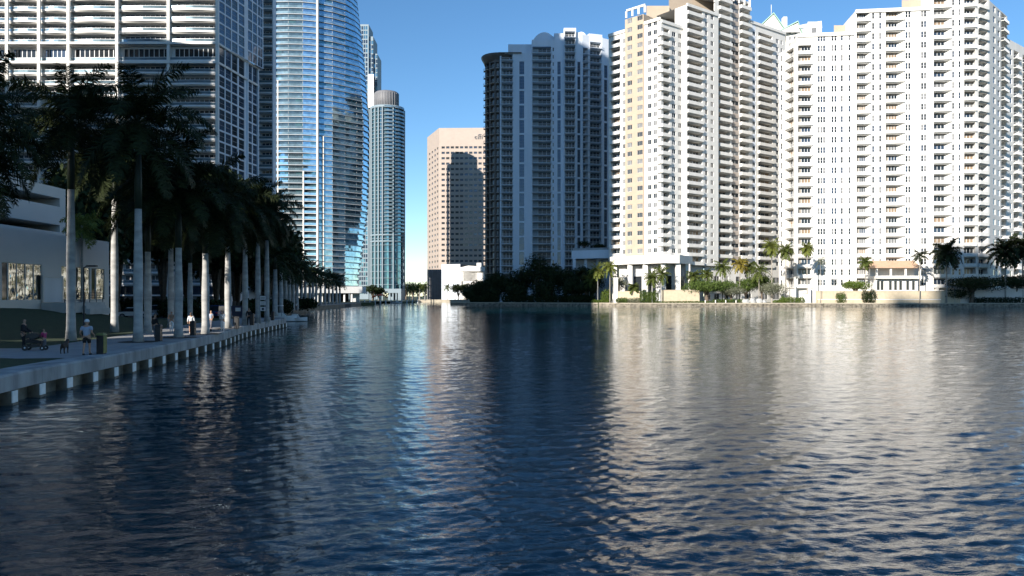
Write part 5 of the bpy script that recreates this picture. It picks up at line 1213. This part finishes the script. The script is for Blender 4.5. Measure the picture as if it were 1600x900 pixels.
# ------------------------------------------------------------------ cars
def car(label, x, y, rz, body, suv=0):
    o = thing('parked_car', label, 'car', (x, y, 1.17), rz); hb = .78 + .15 * suv; ht = 1.42 + .28 * suv
    prof = [(-2.2, .35), (-2.25, .7), (-2.1, hb + .05), (-1.2, hb + .12), (.9, hb + .1), (2.0, hb - .08), (2.25, .6), (2.2, .32)]
    mb = MB(); mb.use(body); n = len(prof)
    for s_ in (-1, 1):
        f = [(p[0], s_ * .86, p[1]) for p in prof]; mb.poly(f if s_ < 0 else list(reversed(f)))
    for i in range(n): a, c = prof[i], prof[(i + 1) % n]; mb.quad((a[0], -.86, a[1]), (a[0], .86, a[1]), (c[0], .86, c[1]), (c[0], -.86, c[1]))
    r = [(-1.9 if suv else -1.6, hb + .1), (-1.6 if suv else -1.0, ht), (.2, ht), (1.0, hb + .08)]
    mb.hexa([(r[1][0] + .02, -.66, ht - .05), (r[2][0], -.66, ht - .05), (r[2][0], .66, ht - .05), (r[1][0] + .02, .66, ht - .05), (r[1][0] + .15, -.6, ht + .03), (r[2][0] - .15, -.6, ht + .03), (r[2][0] - .15, .6, ht + .03), (r[1][0] + .15, .6, ht + .03)])
    mb.build('body', o)
    mb = MB(); mb.use('glassdark'); mb.hexa([(r[0][0], -.8, hb + .08), (r[3][0], -.8, hb + .08), (r[3][0], .8, hb + .08), (r[0][0], .8, hb + .08), (r[1][0], -.64, ht - .052), (r[2][0], -.64, ht - .052), (r[2][0], .64, ht - .052), (r[1][0], .64, ht - .052)]); mb.build('window', o)
    for wx in (-1.4, 1.4):
        for s_ in (-1, 1):
            mb = MB(); mb.use('black'); mb.tube([(wx, s_ * .7, .33), (wx, s_ * .9, .33)], .33, 18); w = mb.build('wheel', o); mb = MB(); mb.use('railgrey'); mb.tube([(wx, s_ * .9, .33), (wx, s_ * .915, .33)], .2, 12); mb.build('rim', w)
    for s_ in (-1, 1):
        mb = MB(); mb.use('railwhite'); mb.box(2.18, 2.24, s_ * .7 - .14, s_ * .7 + .14, .58, .72); mb.build('headlight', o)
        mb = MB(); mb.use('red'); mb.box(-2.27, -2.2, s_ * .7 - .12, s_ * .7 + .12, .68, .84); mb.build('taillight', o)
M['carwhite'] = mat('white_car_paint', (.7, .7, .7), .25, .03, 1); M['carblue'] = mat('blue_car_paint', (.02, .04, .12), .25, .05, 1); M['cargrey'] = mat('silver_car_paint', (.3, .31, .33), .3, .03, 1)
car('white parked car seen between the sunlit palm and the thickest palm', X(197, 104), 106.5, R(12), 'carwhite')
car('silver parked car behind the dark bollard right of the thickest palm', X(248, 108), 110, R(8), 'cargrey', 1)
car('white parked van like car behind the runner', X(262, 104), 119, R(170), 'carwhite', 1)
car('dark blue parked car behind the woman in the white top', X(300, 97), 106.6, R(80), 'carblue', 1)
car('pale parked car half hidden right of the woman in the white top', X(312, 112), 112, R(15), 'carwhite')
car('dark parked car behind the sunlit palm of the person in white', X(345, 115), 115, R(5), 'carblue')
# ------------------------------------------------------------------ people and animals
def clothmat(n, c): return mat(n, c, .85, .12, 6)
M['skin'] = mat('tan_skin', (.42, .24, .16), .6, .06, 8); M['hair'] = mat('dark_hair', (.02, .014, .01), .7, .2, 20)
def skinned(name, chains, key, parent, levels=1):
    """chains: list of [(x,y,z,r), ...]; chains that start at an existing point share it"""
    V = []; E = []; Rr = []; idx = {}
    for ch in chains:
        prev = None
        for (x, y, z, r) in ch:
            k = (round(x, 3), round(y, 3), round(z, 3))
            if k not in idx: idx[k] = len(V); V.append((x, y, z)); Rr.append(r)
            i = idx[k]
            if prev is not None and prev != i: E.append((prev, i))
            prev = i
    me = bpy.data.meshes.new(name); me.from_pydata(V, E, []); o = bpy.data.objects.new(name, me); C.objects.link(o)
    md = o.modifiers.new('skin', 'SKIN'); md.use_smooth_shade = True
    if not me.skin_vertices: me.attributes
    sv_ = me.skin_vertices[0].data if me.skin_vertices else None
    if sv_ is None:
        bpy.context.view_layer.objects.active = o; sv_ = me.skin_vertices[0].data
    for i, r in enumerate(Rr): sv_[i].radius = (r, r); sv_[i].use_root = (i == 0)
    s2 = o.modifiers.new('sub', 'SUBSURF'); s2.levels = levels; s2.render_levels = levels
    me.materials.append(M[key] if isinstance(key, str) else key); o.parent = parent; return o
def person(label, x, y, z, rz, ht=1.75, top=None, bottom=None, shoes='black', hair='short', hat=None, legs=((0, 0), (0, 0)), arms=((.05, -.05), (.05, -.05)), shorts=False, bulk=1.0, long_sleeve=False, lean=0.0):
    """legs: per side forward offset of knee and ankle; arms: per side forward offset of elbow and hand with optional height"""
    o = thing('person', label, 'person', (x, y, z), rz); k = ht / 1.75; o.scale = (k, k, k)
    hp = (0, 0, .95); ln = lean
    spine = [(0, 0, .95, .13 * bulk), (0, ln * .3, 1.1, .125 * bulk), (0, ln * .6, 1.27, .14 * bulk), (0, ln * .9, 1.41, .11 * bulk), (0, ln + .01, 1.5, .055), (0, ln + .02, 1.58, .075), (0, ln + .03, 1.66, .095), (0, ln + .02, 1.73, .06)]
    ch = [spine]; pants = []; sl = []; sh = []
    for s_, (lk, la) in zip((-1, 1), legs):
        leg = [(0, 0, .95, .13 * bulk), (s_ * .09, .0, .87, .098 * bulk), (s_ * .1, lk, .5, .062), (s_ * .1, la * .8, .3, .056), (s_ * .1, la, .09, .04), (s_ * .11, la + .13, .035, .035)]
        ch.append(leg); cut = 3 if not shorts else 2
        g = [(a, b_, c, r * 1.16 + .006) for a, b_, c, r in leg[:5]]
        if shorts: g = g[:2] + [(s_ * .1, lk * .85, .56, .085)]
        pants.append(g); sh.append([(s_ * .1, la - .05, .05, .05), (s_ * .105, la + .05, .045, .05), (s_ * .11, la + .16, .035, .042)])
    for s_, a_ in zip((-1, 1), arms):
        ex, hx = a_[0], a_[1]; hz = a_[2] if len(a_) > 2 else .86; sw = a_[3] if len(a_) > 3 else .27; ez = (1.13 if hz < 1.05 else 1.12)
        y0 = ln * .9
        arm = [(0, y0, 1.41, .11 * bulk), (s_ * .17 * bulk, y0, 1.4, .06 * bulk), (s_ * (.24 * bulk), y0 + ex, ez, .043), (s_ * sw, y0 + hx, hz, .028), (s_ * sw, y0 + hx + .02, hz - .08 if hz < 1.05 else hz + .05, .032)]
        ch.append(arm); e = arm[-1]
        for fi in range(4): ch.append([e, (e[0] - .0 + (fi - 1.5) * .004, e[1] - .03 + fi * .02, e[2] - .05, .0095), (e[0] - s_ * .012, e[1] - .028 + fi * .018, e[2] - .085 + abs(fi - 1.4) * .008, .008)])
        ch.append([e, (e[0] - s_ * .015, e[1] + .05, e[2] - .015, .011), (e[0] - s_ * .02, e[1] + .06, e[2] - .045, .009)])
        m_ = arm[2]; c_ = [(arm[0][0], arm[0][1], arm[0][2], .13 * bulk), (arm[1][0], arm[1][1], arm[1][2], .075 * bulk)]
        c_.append((m_[0], m_[1], m_[2], .06) if long_sleeve else (arm[1][0] * .4 + m_[0] * .6, arm[1][1] * .4 + m_[1] * .6, arm[1][2] * .4 + m_[2] * .6, .065 * bulk))
        if long_sleeve: c_.append((arm[3][0], arm[3][1], arm[3][2], .042))
        sl.append(c_)
    skinned('body', ch, 'skin', o)
    shirt = [[(0, 0, .9, .15 * bulk), (0, ln * .3, 1.1, .15 * bulk), (0, ln * .6, 1.27, .163 * bulk), (0, ln * .9, 1.41, .13 * bulk)]] + sl
    skinned('shirt', shirt, top, o)
    skinned('shorts' if shorts else 'trousers', [[(0, 0, 1.0, .135 * bulk), (0, 0, .95, .148 * bulk)]] + pants, bottom, o)
    for i, s_ in enumerate(sh): skinned('shoe', [s_], shoes, o)
    hy = ln + .03
    if hat:
        mb = MB(); mb.use(hat); mb.lathe((0, hy - .01, 1.665), [(.118, 0), (.12, .05), (.1, .11), (.05, .15), (.01, .16)], 16); mb.hexa([(-.07, hy + .08, 1.675), (.07, hy + .08, 1.675), (.055, hy + .2, 1.665), (-.055, hy + .2, 1.665), (-.07, hy + .08, 1.69), (.07, hy + .08, 1.69), (.055, hy + .2, 1.678), (-.055, hy + .2, 1.678)]); mb.build('cap', o)
    h_ = [[(0, hy - .03, 1.71, .085), (0, hy - .035, 1.65, .085)]]
    if hair == 'long': h_[0] += [(0, hy - .07, 1.55, .06), (0, hy - .09, 1.42, .05)]
    if not hat: skinned('hair', h_, 'hair', o)
    mb = MB(); mb.use('skin'); mb.hexa([(-.014, hy + .085, 1.63), (.014, hy + .085, 1.63), (.014, hy + .06, 1.63), (-.014, hy + .06, 1.63), (-.008, hy + .08, 1.675), (.008, hy + .08, 1.675), (.008, hy + .06, 1.675), (-.008, hy + .06, 1.675)])
    for s_ in (-1, 1): mb.box(s_ * .092 - .008, s_ * .092 + .008, hy - .02, hy + .02, 1.63, 1.68)
    mb.build('nose_and_ears', o)
    mb = MB(); mb.use('black')
    for s_ in (-1, 1): mb.box(s_ * .034 - .012, s_ * .034 + .012, hy + .075, hy + .088, 1.672, 1.682)
    mb.use('red'); mb.box(-.022, .022, hy + .07, hy + .084, 1.603, 1.61); mb.build('eyes_and_mouth', o)
    return o
navy = clothmat('black_coat_cloth', (.012, .012, .016)); paleblue = clothmat('pale_blue_shirt', (.33, .38, .47)); blackc = clothmat('black_cloth', (.01, .01, .012)); whitec = clothmat('white_cloth', (.75, .75, .75)); pinkc = clothmat('pink_cloth', (.35, .04, .12)); greyc = clothmat('grey_cloth', (.13, .13, .15)); tanc = clothmat('tan_cloth', (.3, .2, .14))
def at_path(px_, d, zz=1.2): return X(px_, d), d, zz
x, y, z = at_path(135.5, 39.9)
person('man in white cap, pale blue shirt and black shorts walking away on the walkway', x, y, z, R(5), 1.75, paleblue, blackc, 'black', hat='carwhite', shorts=True, bulk=1.22, legs=((-.05, -.16), (.1, .12)), arms=((-.08, .12, .98, .3), (-.08, .16, 1.0, .3)))
x, y, z = at_path(36.5, 43.5)
person('person in black coat with white collar pushing the stroller', x, y, z, R(-75), 1.72, navy, navy, 'black', bulk=1.12, long_sleeve=True, legs=((-.02, -.05), (.06, .1)), arms=((.1, .36, 1.0, .2), (.1, .36, 1.0, .2)), lean=.03)
x, y, z = at_path(268, 66)
person('runner in tan top and white leggings between two palm trunks', x, y, z, R(10), 1.7, tanc, whitec, 'carwhite', hair='short', legs=((.12, -.05), (-.02, -.22)), arms=((-.1, .12, 1.1, .22), (-.14, .1, 1.1, .22)))
x, y, z = at_path(298.5, 62.5)
person('woman in white top and dark skirt walking left of the cream palm trunk', x, y, z, R(20), 1.68, whitec, blackc, 'carwhite', hair='long', shorts=True, legs=((.05, .1), (-.03, -.12)), arms=((-.03, .08, .95, .26), (-.03, .05, .95, .26)), long_sleeve=True)
x, y, z = at_path(348, 66)
person('person dressed all in white facing the water beside a sunlit palm', x, y, z, R(160), 1.8, whitec, whitec, 'carwhite', hair='short', long_sleeve=True, legs=((0, .0), (.02, .03)), arms=((.08, .26, 1.25, .1), (.08, .26, 1.25, .1)))
x, y, z = at_path(242, 56)
person('person in dark clothes beside the black bollard near the thickest palm', x, y, z, R(-20), 1.7, blackc, greyc, 'black', hair='short', bulk=1.1, legs=((.05, .1), (-.03, -.1)), arms=((0, .1), (0, .1)), long_sleeve=True)
x, y, z = at_path(463, 158)
person('distant person in a white shirt under the receding palm row', x, y, 1.17, R(0), 1.75, whitec, greyc, 'black', legs=((.05, .1), (-.03, -.1)))
x, y, z = at_path(389, 80)
person('person in dark clothes standing under the palm left of the notice panels', x, y, z, R(30), 1.78, navy, blackc, 'black', long_sleeve=True, legs=((.03, .06), (-.02, -.06)))
x, y, z = at_path(330, 70)
person('walker in pale blue top and grey trousers between the two sunlit palm trunks', x, y, z, R(150), 1.7, paleblue, greyc, 'carwhite', legs=((.07, .12), (-.04, -.14)), arms=((-.04, .1, .95, .25), (.02, -.12, .95, .25)))
# stroller
sx, sy = X(55, 43.3), 43.3
o = thing('baby_stroller', 'dark stroller with a raised black hood pushed along the path', 'stroller', (sx, sy, 1.2), R(12))
mb = MB(); mb.use('black')
n = 8
for i in range(n):
    a0, a1 = R(20 + 130 * i / n), R(20 + 130 * (i + 1) / n)
    mb.quad((-.05 - .4 * math.cos(a0), -.24, .6 + .36 * math.sin(a0)), (-.05 - .4 * math.cos(a1), -.24, .6 + .36 * math.sin(a1)), (-.05 - .4 * math.cos(a1), .24, .6 + .36 * math.sin(a1)), (-.05 - .4 * math.cos(a0), .24, .6 + .36 * math.sin(a0)))
    for s_ in (-.24, .24): mb.tri((-.05, s_, .6), (-.05 - .4 * math.cos(a0), s_, .6 + .36 * math.sin(a0)), (-.05 - .4 * math.cos(a1), s_, .6 + .36 * math.sin(a1)))
mb.build('hood', o)
mb = MB(); mb.use('black'); mb.hexa([(-.38, -.22, .42), (.36, -.22, .36), (.36, .22, .36), (-.38, .22, .42), (-.42, -.24, .64), (.4, -.24, .52), (.4, .24, .52), (-.42, .24, .64)]); mb.build('seat', o)
mb = MB(); mb.use('black'); mb.box(-.3, .3, -.2, .2, .2, .34); mb.build('basket', o)
mb = MB(); mb.use('black')
for s_ in (-.24, .24): mb.tube([(.42, s_, .16), (0, s_, .5), (-.62, s_, 1.0)], .018, 6); mb.tube([(-.42, s_, .16), (.1, s_, .55)], .018, 6)
mb.tube([(-.62, -.24, 1.0), (-.62, .24, 1.0)], .022, 6); mb.build('frame', o)
for wx, wr in ((.44, .13), (-.42, .16)):
    for s_ in (-.27, .27):
        mb = MB(); mb.use('black'); mb.tube([(wx, s_ - .02, wr), (wx, s_ + .02, wr)], wr, 16); w = mb.build('wheel', o); mb = MB(); mb.use('railwhite'); mb.tube([(wx, s_ - .026, wr), (wx, s_ + .026, wr)], wr * .28, 10); mb.build('rim', w)
# child in pink beside the stroller
x, y, z = at_path(69, 43.6)
person('child in a pink top standing at the front of the stroller', x, y, z, R(80), 1.18, pinkc, greyc, 'black', hair='short', bulk=1.15, long_sleeve=True, arms=((.1, .2, 1.05, .2), (.1, .2, 1.05, .2)))
# dog
o = thing('dog', 'short brown dog standing on the path left of the man in the white cap', 'dog', (X(101, 41), 41, 1.2), R(100)); o.scale = (.9, .9, .9)
M['dogfur'] = mat('brown_dog_fur', (.055, .038, .028), .9, .3, 14, .3)
ch = [[(-.28, 0, .5, .11), (-.05, 0, .5, .125), (.2, 0, .52, .14), (.33, 0, .62, .08), (.43, 0, .72, .08), (.52, 0, .7, .055), (.6, 0, .67, .035)], [(-.28, 0, .5, .11), (-.4, 0, .56, .03), (-.5, 0, .7, .018)]]
for s_ in (-1, 1):
    ch.append([(.2, 0, .52, .14), (.22, s_ * .09, .36, .055), (.21, s_ * .09, .18, .032), (.22, s_ * .09, .03, .028), (.27, s_ * .09, .02, .028)])
    ch.append([(-.28, 0, .5, .11), (-.25, s_ * .09, .36, .07), (-.36, s_ * .09, .2, .033), (-.32, s_ * .09, .03, .028), (-.27, s_ * .09, .02, .028)])
    ch.append([(.43, 0, .72, .08), (.42, s_ * .07, .79, .025), (.43, s_ * .1, .72, .018)])
skinned('body', ch, 'dogfur', o)
mb = MB(); mb.use('red'); mb.tube([(.34, 0, .62), (.36, 0, .645)], .088, 14); mb.build('collar', o)

for i, (x, y, rx, lab) in enumerate([(-12, 340.5, 8, 'dark waterside thicket at the tip of the shaded point'), (3, 334, 9, 'dark waterside thicket before the middle of the dark tower'), (17, 325, 9, 'dark waterside thicket below the low pale podium'), (28, 317, 6, 'dark waterside thicket ending at the sunlit palms')]):
    b_ = bush('thicket', lab, x, y, 1.2, rx, 1.6, 3.4, 300 + i, 'leafdark', 1800, .22, 'thicket'); b_.rotation_euler[2] = R(-28)
